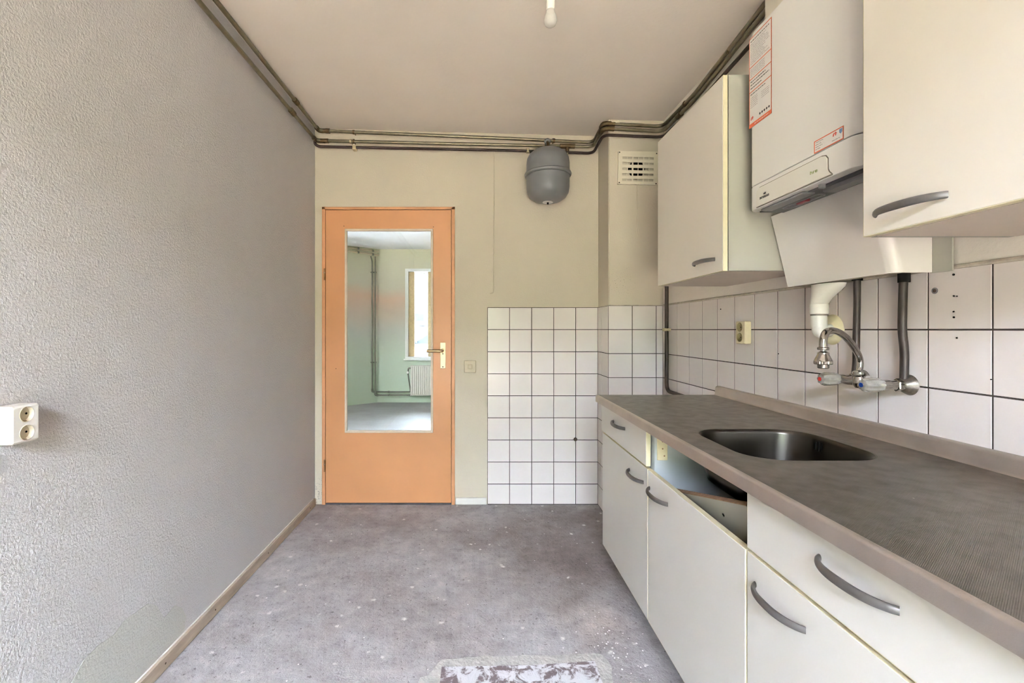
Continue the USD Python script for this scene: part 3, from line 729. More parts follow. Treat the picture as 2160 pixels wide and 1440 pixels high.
def logo(s, y, z, k):
    """the small red and black two-stroke emblem"""
    a = sg.Polygon([(0, 0), (.5, 0), (.45, .5), (.9, 1.0), (.3, 1.0), (.1, .6)]); b = sg.Polygon([(1.0, 0), (1.45, 0), (1.4, .5), (1.8, .62), (1.75, .85), (1.4, .8), (1.35, 1.25), (.95, 1.1)])
    part('emblem', join(*[axes(extrude(affinity.scale(q, k, k, origin=(0, 0)), .0005), ey, (0, 0, 1), (-1, 0, 0), (BX - .0009, y, z)) for q in (a, b)]), 'print_red', s, smooth=False)


logo(s1, SY1 - .009, 1.874, .0085)
s2 = sticker(1.237, 1.138, 1.6575, 1.690, 'sticker', 'small wide orange bordered sticker')
dash_lines(s2, [(1.232, 1.205, 1.684), (1.232, 1.212, 1.678), (1.232, 1.208, 1.672), (1.232, 1.215, 1.666), (1.175, 1.150, 1.666)], 'print_grey', w=.0014)
logo(s2, 1.172, 1.676, .0075)
part('shield', on_side(sg.Polygon([(1.151, 1.686), (1.142, 1.686), (1.142, 1.678), (1.1465, 1.674), (1.151, 1.678)]), BX - .0012, BX), 'print_blue', s2, smooth=False)

# beige boxed casing where the ceiling pipes end above the boiler
pcs = thing('pipe_casing', 'beige box casing between boiler top and ceiling', 'casing', (1.13, 1.5, 2.352))
part('panel', box(1.086, XR + .003, 1.30, 1.752, 2.352, 2.53, .004), 'casing_beige', pcs)
part('end_cap', lathe([(0, 0), (.012, 0), (.015, .006), (.013, .012), (0, .014)], (1.098, 1.752, 2.335), (-.3, -.95, -.1), 20), 'pvc_white', pcs)

# slanted white cover below the boiler
cv = thing('pipe_cover', 'slanted white panel cover hiding pipes below the boiler', 'cover', (1.08, 1.38, 1.336))
ct0, cb0 = np.array([1.009, 1.577]), np.array([1.067, 1.336])
cyA, cyB = 1.592, 1.185
def cover_ring(x, z):
    r = .028; q = [(x, cyA)]
    for k in range(9):
        a = math.radians(180 + 90 * k / 8); q.append((x + r + r * math.cos(a), cyB + r + r * math.sin(a)))
    q.append((XR - .004, cyB)); q = np.array(q)
    return np.c_[q, np.full(len(q), z)]
def shell(rings, th=.004):
    a, b = [np.array(r) for r in rings]; n = len(a)
    v = np.vstack([a, b]); f = []
    for j in range(n - 1):
        f += [(j, j + 1, n + j + 1), (j, n + j + 1, n + j)]
    m = trimesh.Trimesh(v, f, process=False)
    nv = m.vertex_normals; w = v - nv * th
    f2 = f + [(x[2] + 2 * n, x[1] + 2 * n, x[0] + 2 * n) for x in f]
    edge = list(range(n)) + list(range(2 * n - 1, n - 1, -1))
    for i in range(len(edge)):
        p, q = edge[i], edge[(i + 1) % len(edge)]
        f2 += [(p, p + 2 * n, q), (q, p + 2 * n, q + 2 * n)]
    m = trimesh.Trimesh(np.vstack([v, w]), f2, process=False); m.fix_normals(); return m
part('front_panel', shell([cover_ring(*cb0), cover_ring(*ct0)]), 'cover_white', cv, smooth=45)
part('back_board', box(XR - .006, XR - .002, 1.135, 1.19, 1.334, 1.577), 'melamine_side', cv, smooth=False)
part('batten', box(1.085, 1.105, 1.20, 1.585, 1.337, 1.352), 'batten_raw', cv, smooth=False)
part('batten', box(1.085, XR - .014, 1.19, 1.204, 1.337, 1.350), 'batten_raw', cv, smooth=False)

# ------------------------------------------------------------------ water pipes and tap
for px, nm, pts in ((0, 'copper pipe beside the drain funnel', [at(1808, 560, 1.402), at(1808, 640, 1.402), at(1806, 715, 1.402), at(1806, 770, 1.402), at(1801, 800, 1.402)]),
                    (1, 'copper pipe nearest the wall plug', [at(1907, 560, 1.252), at(1904, 640, 1.252), at(1903, 700, 1.252), at(1908, 738, 1.252), at(1907, 808, 1.252)])):
    wpz = thing('water_pipe', 'dark bare ' + nm + ', running down to the tap', 'pipe', pts[-1])
    part('pipe', tube(fillet(pts, .03), .0098 if px else .0092, 16), 'pipe_lead', wpz)
    part('pipe_sleeve', tube([pts[0] + (0, 0, -.012), pts[0] + (0, 0, -.045)], .0135, 14), 'black_hole', wpz)
tp = thing('tap', 'chrome wall mixer tap with clear ribbed knobs above the sink', 'tap', (XR, 1.3275, 1.04))
ZTP, YT0, YT1, XT = 1.041, 1.252, 1.403, 1.098
for yy in (YT0, YT1):
    fl = part('wall_flange', lathe([(0, 0), (.028, 0), (.0275, .003), (.017, .024), (.0165, .028), (0, .028)], (XR + .0005, yy, ZTP), (-1, 0, 0)), 'chrome_worn', tp)
    part('union_nut', lathe([(0, 0), (.0165, 0), (.0175, .002), (.0175, .014), (.016, .016), (0, .016)], (XR - .024, yy, ZTP), (-1, 0, 0), 6), 'chrome', tp, smooth=20)
    part('valve_body', lathe([(0, 0), (.0125, 0), (.0135, .006), (.0120, .018), (.0145, .026), (.0125, .044), (.0095, .052), (0, .052)], (XR - .036, yy, ZTP), (-1, 0, 0)), 'chrome', tp)
    kn = part('knob', ribbed([(0, 0), (.0125, 0), (.0165, .006), (.0185, .030), (.0185, .044), (.0150, .054), (.006, .057), (0, .057)], (XR - .074, yy, ZTP), (-1, 0, 0), 8, .09), 'acrylic', tp, smooth=50)
    part('spindle', tube([(XR - .08, yy, ZTP), (XR - .128, yy, ZTP)], .006, 12), 'chrome', kn)
    part('marker', disc((XR - .1305, yy, ZTP), .0062, .002, (-1, 0, 0), 16), 'red_dot' if yy == YT1 else 'blue_dot', kn, label='red marker' if yy == YT1 else 'blue marker')
ym = (YT0 + YT1) / 2
part('body_bar', join(tube(fillet([(XT + .004, YT1, ZTP), (XT, YT1 - .03, ZTP - .004), (XT - .004, ym, ZTP), (XT, YT0 + .03, ZTP - .004), (XT + .004, YT0, ZTP)], .02), 0.0115, 16),
                      lathe([(0, -.018), (.010, -.017), (.0155, -.008), (.0165, .0), (.0150, .009), (.0128, .015), (0, .016)], (XT - .004, ym, ZTP))), 'chrome', tp)
part('collar', lathe([(0, 0), (.0125, 0), (.0165, .004), (.0175, .009), (.0165, .014), (.0105, .018), (0, .018)], (XT - .004, ym, ZTP + .014), n=28), 'chrome', tp)
S0 = np.array([XT - .004, ym, ZTP + .03])
E0 = np.array([.912, 1.222, 1.143])
dv = (E0 - S0) * (1, 1, 0)
sp = [S0, S0 + (0, 0, .040), S0 + dv * .10 + (0, 0, .060), S0 + dv * .42 + (0, 0, .100), S0 + dv * .76 + (0, 0, .1165), S0 + dv * .95 + (0, 0, .108), S0 + dv * 1.0 + (0, 0, .088), E0]
from scipy.interpolate import CubicSpline
tt = np.r_[0, np.cumsum(np.linalg.norm(np.diff(sp, axis=0), axis=1))]
spl = CubicSpline(tt, np.array(sp)); ts = np.linspace(0, tt[-1], 44)
part('spout', tube(spl(ts), np.interp(ts / tt[-1], [0, .15, .3, 1], [.0078, .0080, .0086, .0092]), 18), 'chrome', tp, smooth=60)
part('spout_ring', lathe([(0, 0), (.0125, 0), (.0135, .0015), (.0135, .005), (.0120, .007), (0, .007)], E0 + (0, 0, -.006), n=28), 'chrome_worn', tp)
ar = part('spray_head', lathe([(0, 0), (.0065, 0), (.0065, -.004), (.0130, -.007), (.0135, -.013), (.0195, -.026), (.0205, -.030), (0, -.030)], E0 + (0, 0, -.006), n=32), 'chrome', tp)
part('knurled_ring', ribbed([(0, 0), (.0205, 0), (.0205, -.007), (.0185, -.009), (0, -.009)], E0 + (0, 0, -.0355), (0, 0, 1), 24, .03, 96), 'chrome_worn', ar)
part('nozzle', lathe([(0, 0), (.0135, 0), (.0130, -.009), (.011, -.011), (0, -.011)], E0 + (0, 0, -.044), n=24), 'chrome_worn', ar)

# drain funnel
df = thing('drain_funnel', 'white plastic drain funnel and trap beside the tap', 'drain funnel', (1.107, 1.5, 1.2))
cN = np.array([1.1065, 1.500, 0]); ang = np.linspace(0, 2 * np.pi, 33)[:-1]
def fun_ring(cx, cy, rx, ry, z):
    return np.c_[cx + rx * np.cos(ang), cy + ry * np.sin(ang), np.full(32, z)]
fr_o = [fun_ring(1.1065, 1.50, .0245, .0245, 1.272), fun_ring(1.108, 1.492, .027, .032, 1.290), fun_ring(1.112, 1.470, .034, .056, 1.322), fun_ring(1.112, 1.468, .036, .058, 1.334)]
fr_i = [fun_ring(1.112, 1.468, .033, .055, 1.334), fun_ring(1.112, 1.470, .031, .053, 1.322), fun_ring(1.108, 1.492, .024, .029, 1.291), fun_ring(1.1065, 1.50, .021, .021, 1.274)]
part('funnel', loft(fr_o + fr_i, True), 'pvc_white', df, smooth=50)
part('coupling', lathe([(0, 0), (.0255, 0), (.0262, .003), (.0262, .030), (.0245, .034), (0, .034)], (1.1065, 1.50, 1.240), n=32), 'pvc_white', df)
part('seal_ring', lathe([(0, 0), (.0235, 0), (.0235, .006), (0, .006)], (1.1065, 1.50, 1.235), n=32), 'groove_grey', df)
part('trap', join(lathe([(0, 0), (.0215, 0), (.0225, .003), (.0225, .036), (.0215, .04), (0, .04)], (1.1055, 1.50, 1.197), n=32),
                  tube(fillet([(1.1055, 1.50, 1.215), (1.1055, 1.50, 1.178), (1.166, 1.514, 1.192)], .03, 8), .0195, 20)), 'pvc_white', df)
part('wall_rosette', lathe([(0, 0), (.050, 0), (.049, .004), (.043, .013), (.032, .019), (.0, .020)], (XR + .0006, 1.524, 1.190), (-1, 0, 0)), 'pvc_cream', df, label='yellowed cream wall rosette')

# ------------------------------------------------------------------ heating pipes under the ceiling
def P(px, py, Y):
    return at(px, py, Y)
yb = YB - .040
top = [(-1.058, YR + .02, 2.525), (-1.058, yb, 2.526), (.20, yb, 2.474), (.784, yb, 2.446), (.784, YC - .041, 2.463), (1.150, YC - .041, 2.444), (1.150, 2.45, 2.432), (1.132, 1.76, 2.474)]
mid = [(-1.076, YR + .02, 2.468), (-1.076, yb, 2.459), (.20, yb, 2.430), (.784, yb, 2.418), (.784, YC - .041, 2.433), (1.150, YC - .041, 2.412), (1.150, 2.45, 2.400), (1.134, 1.76, 2.446)]
low = [(-1.080, yb - .012, 2.470), (-1.086, yb - .004, 2.436), (-1.060, yb, 2.419), (.20, yb, 2.394), (.784, yb, 2.374), (.784, YC - .041, 2.393), (1.152, YC - .041, 2.378), (1.152, 2.45, 2.362), (1.140, 1.60, 2.390)]
def clamp(parent, a, wall_dir, r=.0145, name='pipe_clamp', m='pipe_brass', axis=(1, 0, 0)):
    a = np.array(a, float); ax = np.array(axis, float)
    mm = join(tube([a - ax * .006, a + ax * .006], r, 14), tube([a, a + np.array(wall_dir) * .045], .004, 8))
    part(name, mm, m, parent)
hp = thing('heating_pipe', 'upper galvanised heating pipe along the ceiling edge', 'pipe', top[1])
part('pipe', tube(fillet(top, .055), .0106, 14), 'pipe_galvanised', hp)
part('elbow', tube(fillet([(-1.058, yb - .05, 2.526), (-1.058, yb, 2.526), (-1.010, yb, 2.524)], .03), .0148, 14), 'pipe_brass', hp)
part('coupling', tube([(-1.010, yb, 2.524), (-.985, yb, 2.523)], .0160, 14), 'pipe_brass', hp)
part('coupling', tube([(-1.058, 2.70, 2.526), (-1.058, 2.745, 2.526)], .0155, 14), 'pipe_brass', hp)
part('elbow', tube(fillet([(.784, 2.92, 2.461), (.784, YC - .041, 2.463), (.855, YC - .041, 2.460)], .03), .0146, 14), 'pipe_brass', hp)
part('paint_blob', box(.83, .885, YC - .056, YC - .03, 2.462, 2.480, .005), 'cord_white', hp)
clamp(hp, (-.824, yb, 2.516), (0, 1, 0)); clamp(hp, (.52, yb, 2.459), (0, 1, 0)); clamp(hp, (1.150, 2.56, 2.435), (.5, 0, 0), axis=(0, 1, 0)); clamp(hp, (1.144, 2.1, 2.448), (.5, 0, 0), axis=(0, 1, 0))
hp2 = thing('heating_pipe', 'middle galvanised heating pipe below the upper one', 'pipe', mid[1])
part('pipe', tube(fillet(mid, .055), .0106, 14), 'pipe_galvanised', hp2)
part('elbow', tube(fillet([(-1.076, yb - .05, 2.459), (-1.076, yb, 2.459), (-1.02, yb, 2.457)], .03), .0148, 14), 'pipe_brass', hp2)
part('coupling', tube([(-1.02, yb, 2.457), (-.995, yb, 2.457)], .0155, 14), 'pipe_brass', hp2)
part('coupling', tube([(-1.076, 2.69, 2.461), (-1.076, 2.74, 2.461)], .0160, 14), 'pipe_brass', hp2)
part('tee', join(tube([(.56, yb, 2.423), (.66, yb, 2.421)], .0150, 14), tube([(.61, yb, 2.42), (.61, yb, 2.385)], .012, 12)), 'pipe_brass', hp2)
part('elbow', tube(fillet([(.784, 2.93, 2.432), (.784, YC - .041, 2.433), (.85, YC - .041, 2.430)], .03), .0150, 14), 'pipe_brass', hp2)
part('coupling', tube([(1.150, 2.66, 2.406), (1.150, 2.61, 2.404)], .0155, 14), 'pipe_brass', hp2)
clamp(hp2, (-.824, yb, 2.454), (0, 1, 0)); clamp(hp2, (-.845, yb, 2.454), (0, 1, 0), m='clip_beige')
gp = thing('gas_pipe', 'thin dark brown pipe lowest of the ceiling pipes', 'pipe', low[2])
part('pipe', tube(fillet(low, .05), .0090, 12), 'pipe_dark', gp)
part('clip', box(-.832, -.808, yb - .012, yb + .03, 2.396, 2.424, .003), 'clip_beige', gp)
part('clip', tube([(.345, yb, 2.378), (.345, yb, 2.405)], .011, 10), 'clip_beige', gp)
part('clip', tube([(.61, yb, 2.370), (.61, yb, 2.40)], .008, 10), 'clip_beige', gp)

# pipe in the corner behind the worktop
cpx = 1.147
cpi = thing('corner_pipe', 'thin dark brown upright pipe in the tiled corner', 'pipe', (cpx, 2.80, .82))
part('pipe', tube(fillet([(cpx, 2.802, 1.46), (cpx - .001, 2.80, .822), (cpx + .004, 2.40, .818)], .05), .0110, 14), 'pipe_brown', cpi)
part('clip', box(cpx - .024, XR + .003, 2.788, 2.812, 1.181, 1.199, .004), 'clip_beige', cpi)

# ------------------------------------------------------------------ expansion vessel
ev = thing('expansion_vessel', 'grey steel expansion vessel hanging from the pipes above the door', 'expansion vessel', (.461, 3.000, 2.01))
V0 = np.array([.461, 3.000, 0.0])
body = [(0, 2.012), (.045, 2.0135), (.085, 2.022), (.115, 2.042), (.132, 2.070), (.1375, 2.105), (.138, 2.178)]
topp = [(.138, 2.200), (.1375, 2.262), (.133, 2.292), (.118, 2.320), (.09, 2.342), (.05, 2.356), (0, 2.360)]
part('tank', lathe(body + topp, V0, n=48), 'vessel_grey', ev, smooth=60)
part('rim', lathe([(.137, 2.176), (.147, 2.179), (.1505, 2.189), (.147, 2.199), (.137, 2.202), (.137, 2.176)], V0, n=48), 'vessel_grey', ev, smooth=60)
part('label', lathe([(0, 0), (.030, .0005), (.034, -.0005), (.034, .003), (0, .004)], (V0[0], V0[1], 2.0105), n=28), 'paper_white', ev, label='white round label')
part('valve', tube([(V0[0], V0[1], 2.012), (V0[0], V0[1], 1.999)], .006, 12), 'black_hole', ev)
part('shut_off_knob', join(lathe([(0, -.020), (.012, -.017), (.0205, -.008), (.0215, 0), (.0205, .008), (.012, .017), (0, .020)], (.468, 3.06, 2.428), (0, -1, 0), 24)), 'vessel_grey', ev)
part('connection', tube(fillet([(.463, 3.0, 2.352), (.463, 3.0, 2.39), (.466, 3.06, 2.425), (.466, yb, 2.428)], .02), .010, 12), 'pipe_brass', ev)
part('wall_bracket', box(.44, .482, 3.13, YB + .004, 2.17, 2.21, .003), 'vessel_grey', ev)

# ------------------------------------------------------------------ vent grille
vg = thing('vent_grille', 'white slotted vent grille screwed to the corner shaft', 'vent grille', (1.008, YC, 2.2))
vx0, vx1, vz0, vz1 = .884, 1.131, 2.096, 2.302
plate = rrect(vx0, vx1, vz0, vz1, .004)
s_ = YC / F
cols = [(205, 265), (275, 336), (358, 418), (428, 486), (505, 565), (575, 635)]; rows = [(185, 236), (265, 303), (342, 378), (418, 452), (494, 530)]
for ca, cb in cols:
    for ra, rb in rows:
        xa, xb_ = ((c / 6.545 + 1280 - CX) * s_ for c in (ca, cb)); za, zb = (H - (c / 6.545 + 303 - CY) * s_ for c in (rb, ra))
        hmid = (za + zb) / 2; plate = plate.difference(sg.box(xa, hmid - .0072, xb_, hmid + .0072))
gpz = part('plate', on_back(affinity.rotate(plate, -1.2), YC - .013, YC - .010), 'vent_white', vg, smooth=False)
rimv = affinity.rotate(rrect(vx0, vx1, vz0, vz1, .004).difference(rrect(vx0 + .004, vx1 - .004, vz0 + .004, vz1 - .004, .003)), -1.2)
part('rim', on_back(rimv, YC - .012, YC + .005), 'vent_white', vg, smooth=False)
part('duct_opening', disc((1.003, YC + .0035, 2.195), .052, .002, (0, -1, 0), 32), 'black_hole', vg)
for x, z in ((.893, 2.296), (1.124, 2.288), (.891, 2.107), (1.120, 2.100)):
    part('screw', disc((x, YC - .0128, z), .0042, .001, (0, -1, 0), 10), 'pipe_brown', vg)
for x, zb in ((1.001, 1.776), (1.010, 1.79)):
    part('pull_cord', tube(fillet([(x, YC - .008, 2.10), (x + .001, YC - .004, 1.95), (x - .003, YC - .003, 1.85), (x + .006, YC - .003, zb)], .04), .0013, 6), 'cord_white', vg)

# white cable down the back wall
cb = thing('cable', 'thin white cable running down the back wall from the pipes', 'cable', (.120, YB, 1.44))
part('cord', tube(fillet([(.121, YB - .004, 2.40), (.119, YB - .002, 1.95), (.116, YB - .002, 1.442), (.092, YB - .002, 1.438)], .012), .0042, 8), 'paint_cream', cb)

# ------------------------------------------------------------------ sockets and switch
def socket_box(name, label, bx, wells, facing, wellmat, bodymat, back):
    """bx: body bounds; wells: centres on the front face; facing: the front's outward direction along x"""
    s = thing(name, label, 'socket', ((bx[0] + bx[1]) / 2, (bx[2] + bx[3]) / 2, bx[4]))
    m = to_manifold(box(*bx, .004))
    xf = bx[1] if facing > 0 else bx[0]
    for y, z, r in wells:
        m = m - to_manifold(lathe([(0, 0), (r, 0), (r, .03), (0, .03)], (xf - facing * .014, y, z), (facing, 0, 0), 32))
    part('housing', m, bodymat, s, smooth=30)
    for y, z, r in wells:
        w = part('socket_well', lathe([(0, .0005), (r * .985, .0005), (r * .985, .013), (r * .93, .0145), (r * .93, .003), (0, .003)], (xf - facing * .0138, y, z), (facing, 0, 0), 32), wellmat, s, smooth=30)
        for q in (-.0095, .0095):
            part('pin_hole', disc((xf - facing * .0107, y + q, z), .0026, .0006, (facing, 0, 0), 10), 'black_hole', w)
        for q in (-1, 1):
            part('earth_clip', box(xf - facing * .011, xf - facing * .003, y - .003, y + .003, z + q * r * .86 - .001, z + q * r * .86 + .001), 'lever_metal', w)


socket_box('power_socket', 'white double surface socket on the grainy papered wall', (XL, XL + .048, 1.052, 1.120, .927, 1.014), [(1.087, .9925, .0185), (1.087, .9495, .0185)], 1, 'socket_well', 'socket_white', XL)
socket_box('power_socket', 'small cream double socket on the tiles above the worktop', (1.140, XR + .001, 1.972, 2.044, 1.128, 1.226), [(2.013, 1.2005, .0205), (2.013, 1.1565, .0205)], -1, 'socket_cream_dark', 'socket_cream', XR)
sw = thing('light_switch', 'beige square light switch between door and tiles', 'light switch', (-.043, YB, .939))
part('plate', box(-.084, -.002, YB - .008, YB + .006, .898, .980, .004), 'switch_beige', sw)
part('rocker_frame', on_back(rrect(-.060, -.027, .922, .955, .002).difference(rrect(-.058, -.029, .924, .953, .001)), YB - .0086, YB - .006), 'clip_beige', sw, smooth=False)
part('rocker', box(-.0575, -.0295, YB - .011, YB - .006, .9245, .9525, .002), 'switch_beige', sw)

# ------------------------------------------------------------------ bulb
pb = thing('pendant_bulb', 'bare clear bulb hanging on its cord from the ceiling', 'light bulb', (.255, 1.60, 2.232))
B0 = np.array([.255, 1.60, 0])
part('bulb', lathe([(0, 2.232), (.010, 2.2335), (.018, 2.239), (.0225, 2.250), (.0222, 2.262), (.018, 2.274), (.0145, 2.284), (.0140, 2.290), (0, 2.290)], B0, n=32), 'bulb_glass', pb, smooth=60)
part('lamp_holder', lathe([(0, 2.288), (.0150, 2.288), (.0155, 2.31), (.013, 2.335), (.006, 2.345), (0, 2.346)], B0, n=28), 'pvc_white', pb)
part('cord', tube([B0 + (0, 0, 2.34), B0 + (0, 0, ceil_z(.255) + .002)], .0028, 8), 'pvc_white', pb)
part('ceiling_rose', lathe([(0, 0), (.03, 0), (.036, .012), (.036, .022), (0, .022)], B0 + (0, 0, ceil_z(.255) - .02), n=28), 'pvc_white', pb)

# ================================================================== THE ROOM BEYOND THE DOOR
FY0, FY = YB + .11, 7.60
part('floor', box(-2.9, 1.95, FY0, FY + .2, -.12, -.002), 'far_concrete', kind='structure', label='pale worn concrete floor of the room beyond the door', cat='floor')
part('ceiling', box(-2.9, 1.95, FY0, FY + .2, 2.505, 2.7), 'far_ceiling', kind='structure', label='white ceiling of the room beyond the door', cat='ceiling')
wx0, wx1, wz0, wz1 = -1.165, -.652, .712, 2.185
wf = thing('wall_far', 'green and pink banded wall with the street window, beyond the door', 'wall', kind='structure')
part('wall_surface', on_back(sg.box(-1.75, 0, 1.95, 2.6).difference(sg.box(wx0, wz0, wx1, wz1)), FY, FY + .2), 'banded_wall', wf, smooth=False)
wo = thing('wall_oblique', 'oblique green banded wall with pipes, seen through the door glass', 'wall', kind='structure')
o1, o2 = np.array([-1.61, FY + .01]), np.array([-2.80, 6.62]); nd = np.array([o1[1] - o2[1], -(o1[0] - o2[0])]); nd = -nd / np.linalg.norm(nd)
ob = sg.Polygon([tuple(o1), tuple(o2), tuple(o2 + nd * .15), tuple(o1 + nd * .15)])
part('wall_surface', extrude(ob, 2.6), 'banded_wall', wo, smooth=False)
ws = thing('wall_side', 'green wall with an added opening for fill light, out of sight beyond the door', 'wall', kind='structure')
part('wall_surface', on_side(sg.box(FY0, 0, 6.75, 2.6).difference(sg.box(4.5, .9, 5.15, 2.0)), -2.9, -2.75), 'banded_wall', ws, smooth=False)  # opening added out of view to brighten this room
part('wall_surface', on_side(sg.box(FY0, 0, FY, 2.6), 1.8, 1.95), 'banded_wall', ws, smooth=False)
w2 = thing('window_2', 'tall white street window of the room beyond the door', 'window', kind='structure')
fpoly = sg.box(wx0, wz0, wx1, wz1).difference(sg.box(wx0 + .048, wz0 + .035, wx1 - .048, wz1 - .045))
part('frame', on_back(fpoly, FY - .012, FY + .10), 'window_white', w2, smooth=False)
for xa, xb_ in ((wx0 + .050, wx0 + .145), (wx1 - .145, wx1 - .05)):
    part('casement_stile', box(xa, xb_, FY + .04, FY + .09, wz0 + .036, wz1 - .046, .004), 'window_beige', w2)
part('pane', box(wx0 + .05, wx1 - .05, FY + .063, FY + .067, wz0 + .036, wz1 - .046), 'window_glass', w2, smooth=False)
part('sill', box(wx0 - .02, wx1 + .02, FY - .05, FY + .02, wz0 - .022, wz0 + .004, .004), 'window_white', w2)
# vine outside the top of that window
vn = thing('vine', 'green leafy vine hanging outside the top of the street window', 'vine', (-.8, FY + .25, 2.12))
for k in range(46):
    c = np.array([random.uniform(-1.06, -.2), FY + .24 + random.uniform(-.04, .06), 2.125 + random.uniform(-.035, .10)])
    s = random.uniform(.028, .045)
    lf = trimesh.Trimesh([(0, 0, 0), (.5, .35, .06), (1, 0, -.05), (.5, -.35, .06), (.5, 0, -.03)], [(0, 4, 1), (1, 4, 2), (2, 4, 3), (3, 4, 0), (0, 1, 4), (1, 2, 4), (2, 3, 4), (3, 0, 4)], process=False)
    lf.apply_scale(s); lf.apply_transform(trimesh.transformations.euler_matrix(random.uniform(-1.2, 1.2), random.uniform(0, 2), random.uniform(0, 6.3))); lf.apply_translation(c)
    part('leaf', lf, 'leaf_green', vn, smooth=False)
part('stem', tube(fillet([(-1.2, FY + .26, 2.17), (-.9, FY + .25, 2.15), (-.5, FY + .26, 2.18), (-.1, FY + .25, 2.16)], .1), .004, 6), 'pipe_brown', vn)
part('stem', tube(fillet([(-.845, FY + .25, 2.12), (-.83, FY + .25, 2.04), (-.82, FY + .25, 1.95)], .04), .003, 6), 'pipe_brown', vn)
# radiator
rd = thing('radiator', 'ribbed white radiator under the street window', 'radiator', (-.4, FY - .1, .13))
rx0, rx1, rz0, rz1 = -1.068, .30, .128, .612
n = int((rx1 - rx0) / .0335)
zz = [(rx0, FY - .085)]
for k in range(n):
    a = rx0 + .012 + k * .0335
    zz += [(a, FY - .105), (a + .012, FY - .113), (a + .020, FY - .113), (a + .028, FY - .105)]
zz += [(rx1, FY - .105), (rx1, FY - .085)]
part('front_plate', axes(extrude(sg.Polygon(zz).buffer(0), rz1 - rz0 - .03), (1, 0, 0), (0, 1, 0), (0, 0, 1), (0, 0, rz0 + .015)), 'radiator_white', rd, smooth=False)
part('back_plate', box(rx0, rx1, FY - .06, FY - .05, rz0 + .01, rz1 - .01), 'radiator_white', rd)
part('top_rail', box(rx0, rx1, FY - .11, FY - .05, rz1 - .018, rz1, .004), 'radiator_white', rd)
part('bottom_rail', box(rx0, rx1, FY - .11, FY - .05, rz0, rz0 + .018, .004), 'radiator_white', rd)
part('bracket', box(-.6, -.56, FY - .05, FY + .002, .2, .55), 'radiator_white', rd)
rv = part('valve', tube(fillet([(rx0 + .01, FY - .08, .565), (rx0 - .035, FY - .08, .565), (rx0 - .04, FY - .08, .46)], .02), .012, 12), 'far_pipe', rd)
part('valve_knob', lathe([(0, 0), (.018, 0), (.020, .01), (.018, .035), (0, .04)], (rx0 - .04, FY - .085, .50), (0, -1, .0), 20), 'pvc_white', rv)
# pipes of that room
yp = FY - .075
def seg(px, py):
    return at(px, py, yp)
for k, (pxv, ytop, ybot, lbl) in enumerate(((785, 542, 826, 'thin dark heating pipe in the corner beyond the glass, farther from the window'), (791.5, 543, 833, 'thin dark heating pipe in the corner beyond the glass, nearer the window'))):
    pr = thing('riser_pipe', lbl, 'pipe', seg(pxv, ybot))
    a = seg(pxv - (3 if k == 0 else 0), ytop - 2); b = seg(pxv, ytop + 8); c = seg(pxv, ybot); xend = (866, 868)[k]
    d = seg(xend, ybot)
    end = [d, np.array([rx0 - .04, FY - .08, .47])] if k == 0 else [d, np.array([rx0 + .02, FY - .08, d[2]])]
    part('pipe', tube(fillet([a, b, c] + end, .03), .0105, 10), 'far_pipe', pr)
    part('elbow', tube(fillet([c + (0, 0, .05), c, c + (.05, 0, 0)], .03), .017, 10), 'far_pipe', pr)
    for py in (574, 764):
        q = seg(pxv, py); part('clamp', join(tube([q - (0, 0, .012), q + (0, 0, .012)], .017, 10), tube([q - (.03, 0, 0), q + (.01, .04, 0)], .008, 8)), 'far_pipe', pr)
    q = seg(820, ybot); part('clamp', join(tube([q - (.012, 0, 0), q + (.012, 0, 0)], .017, 10), tube([q, q + (0, .075, 0)], .006, 8)), 'far_pipe', pr)
u = (o1 - o2) / np.linalg.norm(o1 - o2); nin = -nd
for k, (dz, lbl) in enumerate(((2.456, 'pale upper heating pipe along the oblique wall beyond the glass'), (2.396, 'pale lower heating pipe along the oblique wall beyond the glass'))):
    e = o1 + nin * .06 - u * .02; s0 = o2 + nin * .06 + u * .16
    hpz = thing('branch_pipe', lbl, 'pipe', (e[0], e[1], dz))
    part('pipe', tube([(s0[0], s0[1], dz + .03), (e[0], e[1], dz)], .0115, 10), 'clip_beige', hpz)
    for t in (.12, .36, .56):
        q = o1 + nin * .06 - u * t * 1.05; part('clamp', tube([(q[0] - u[0] * .014, q[1] - u[1] * .014, dz + .03 * t), (q[0] + u[0] * .014, q[1] + u[1] * .014, dz + .03 * t)], .018, 10), 'far_pipe', hpz)

# ================================================================== OUTSIDE
part('ground', box(-14, 14, -16, YR - .15, -.25, -.06), 'terrace_paving', kind='structure', label='pale sunlit terrace paving behind the viewer', cat='ground')
gx, gz = np.meshgrid(np.linspace(-12, 12, 97), np.linspace(0, 1, 21), indexing='ij')
hv = np.stack([gx, np.full_like(gx, -8.6), gz * 3.95 - .06], -1).reshape(-1, 3)
hv2 = hv.copy()
dsp = meshkit.fbm(hv * 2.2, 4, 3) - .5
hv[:, 1] += dsp * .7; hv[:, 2] += (dsp * .5) * (hv[:, 2] > .3)
idx = np.arange(97 * 21).reshape(97, 21); f = []
for i in range(96):
    for j in range(20):
        f += [(idx[i, j], idx[i + 1, j], idx[i + 1, j + 1]), (idx[i, j], idx[i + 1, j + 1], idx[i, j + 1])]
back = hv.copy(); back[:, 1] -= 1.0; nb = len(hv); f2 = list(f) + [(c + nb, b + nb, a + nb) for a, b, c in f]
for i in range(96):
    f2 += [(idx[i, 20], idx[i + 1, 20], idx[i + 1, 20] + nb), (idx[i, 20], idx[i + 1, 20] + nb, idx[i, 20] + nb)]
part('hedge', trimesh.Trimesh(np.vstack([hv, back]), f2, process=False), 'hedge_green', smooth=True, label='tall green garden hedge closing the terrace behind the viewer', cat='hedge', kind='stuff')
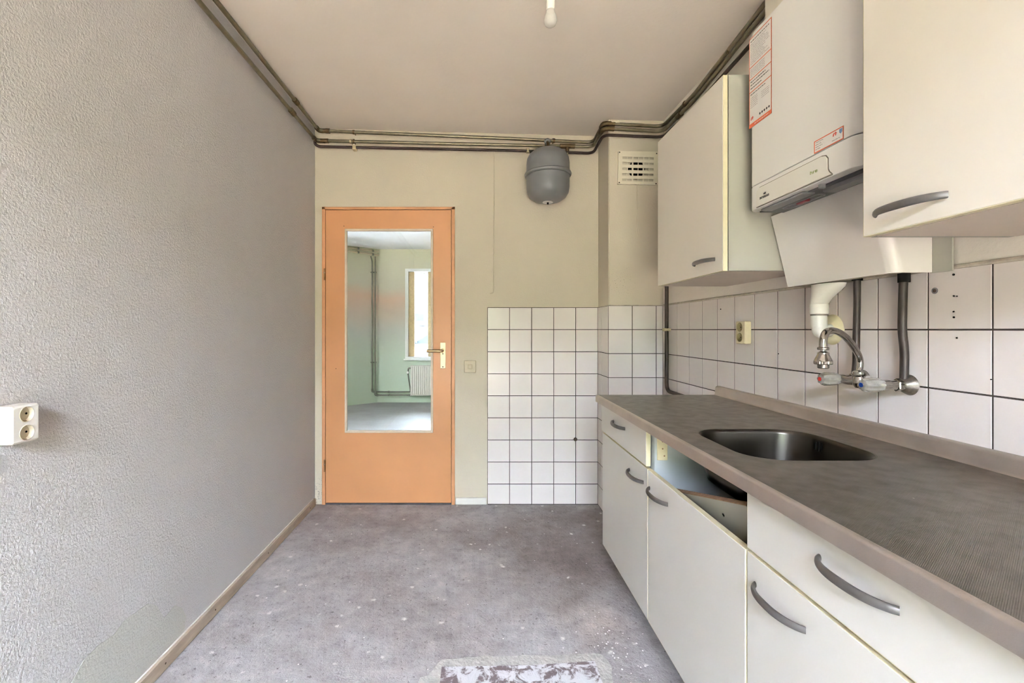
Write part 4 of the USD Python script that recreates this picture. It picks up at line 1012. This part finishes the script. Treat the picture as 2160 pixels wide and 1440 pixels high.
part('street', box(-30, 30, FY + .2, 60, -.4, -.15), 'street_paving', kind='structure', label='grey street paving outside the far window', cat='street')
hs = thing('house', 'white fronted house across the street with brick below its window', 'house', (-2, 24, -.15))
HY = 22.0
part('wall', on_back(sg.box(-12, -.15, 8, 4.6), HY, HY + .3), 'facade_white', hs, smooth=False)
def hbox(px0, px1, py0, py1, y0, y1):
    a, b = at(px0, py0, HY), at(px1, py1, HY); return box(a[0], b[0], y0, y1, a[2], b[2])
wn = part('window_frame', hbox(874, 896, 659, 679, HY - .05, HY + .01), 'window_white', hs, smooth=False)
part('pane', hbox(876, 894, 661, 677, HY - .06, HY - .045), 'dark_glass', wn, smooth=False)
part('brick_panel', hbox(881, 899, 688, 713, HY - .12, HY), 'facade_brick', hs, smooth=False)
part('ledge', hbox(884, 898, 685.5, 687.5, HY - .16, HY), 'dark_glass', hs, smooth=False)
part('cornice', hbox(820, 960, 640, 642.5, HY - .12, HY), 'facade_white', hs, smooth=False)
rp = sg.Polygon([(HY - .6, 4.5), (HY + 4, 7.5), (HY + 8.6, 4.5)])
part('roof', on_side(rp, -12.2, 8.2), 'facade_brick', hs, smooth=False)
# parked car
cr = thing('car', 'white car parked across the street, seen through both windows', 'car', (-.9, 14.4, -.15))
zc = -.15
prof = sg.Polygon([(-2.85, .30), (-2.85, .62), (-2.70, .78), (-1.95, .92), (-1.25, 1.38), (.15, 1.40), (.85, 1.00), (1.20, .95), (1.25, .40), (1.15, .28), (-2.7, .26)]).buffer(.05).buffer(-.02)
part('body', axes(extrude(prof, 1.6), (1, 0, 0), (0, 0, 1), (0, 1, 0), (0, 13.6, zc)), 'car_white', cr, smooth=30)
gl = sg.Polygon([(-1.85, .93), (-1.25, 1.31), (-.62, 1.33), (-.62, .93)]); gl2 = sg.Polygon([(-.55, .93), (-.55, 1.33), (.10, 1.33), (.70, .97)])
for g_ in (gl, gl2):
    part('side_window', axes(extrude(g_, .02), (1, 0, 0), (0, 0, 1), (0, 1, 0), (0, 13.585, zc)), 'dark_glass', cr, smooth=False)
part('mirror', box(-1.86, -1.72, 13.46, 13.60, zc + .93, zc + 1.03, .02), 'dark_glass', cr)
for x in (-2.15, .55):
    for y in (13.58, 15.08):
        w = part('wheel', disc((x, y, zc + .31), .31, .16, (0, 1, 0), 32), 'tyre', cr)
        part('hub_cap', disc((x, y - .01 if y < 14 else y + .15, zc + .31), .19, .02, (0, 1, 0), 24), 'chrome', w)
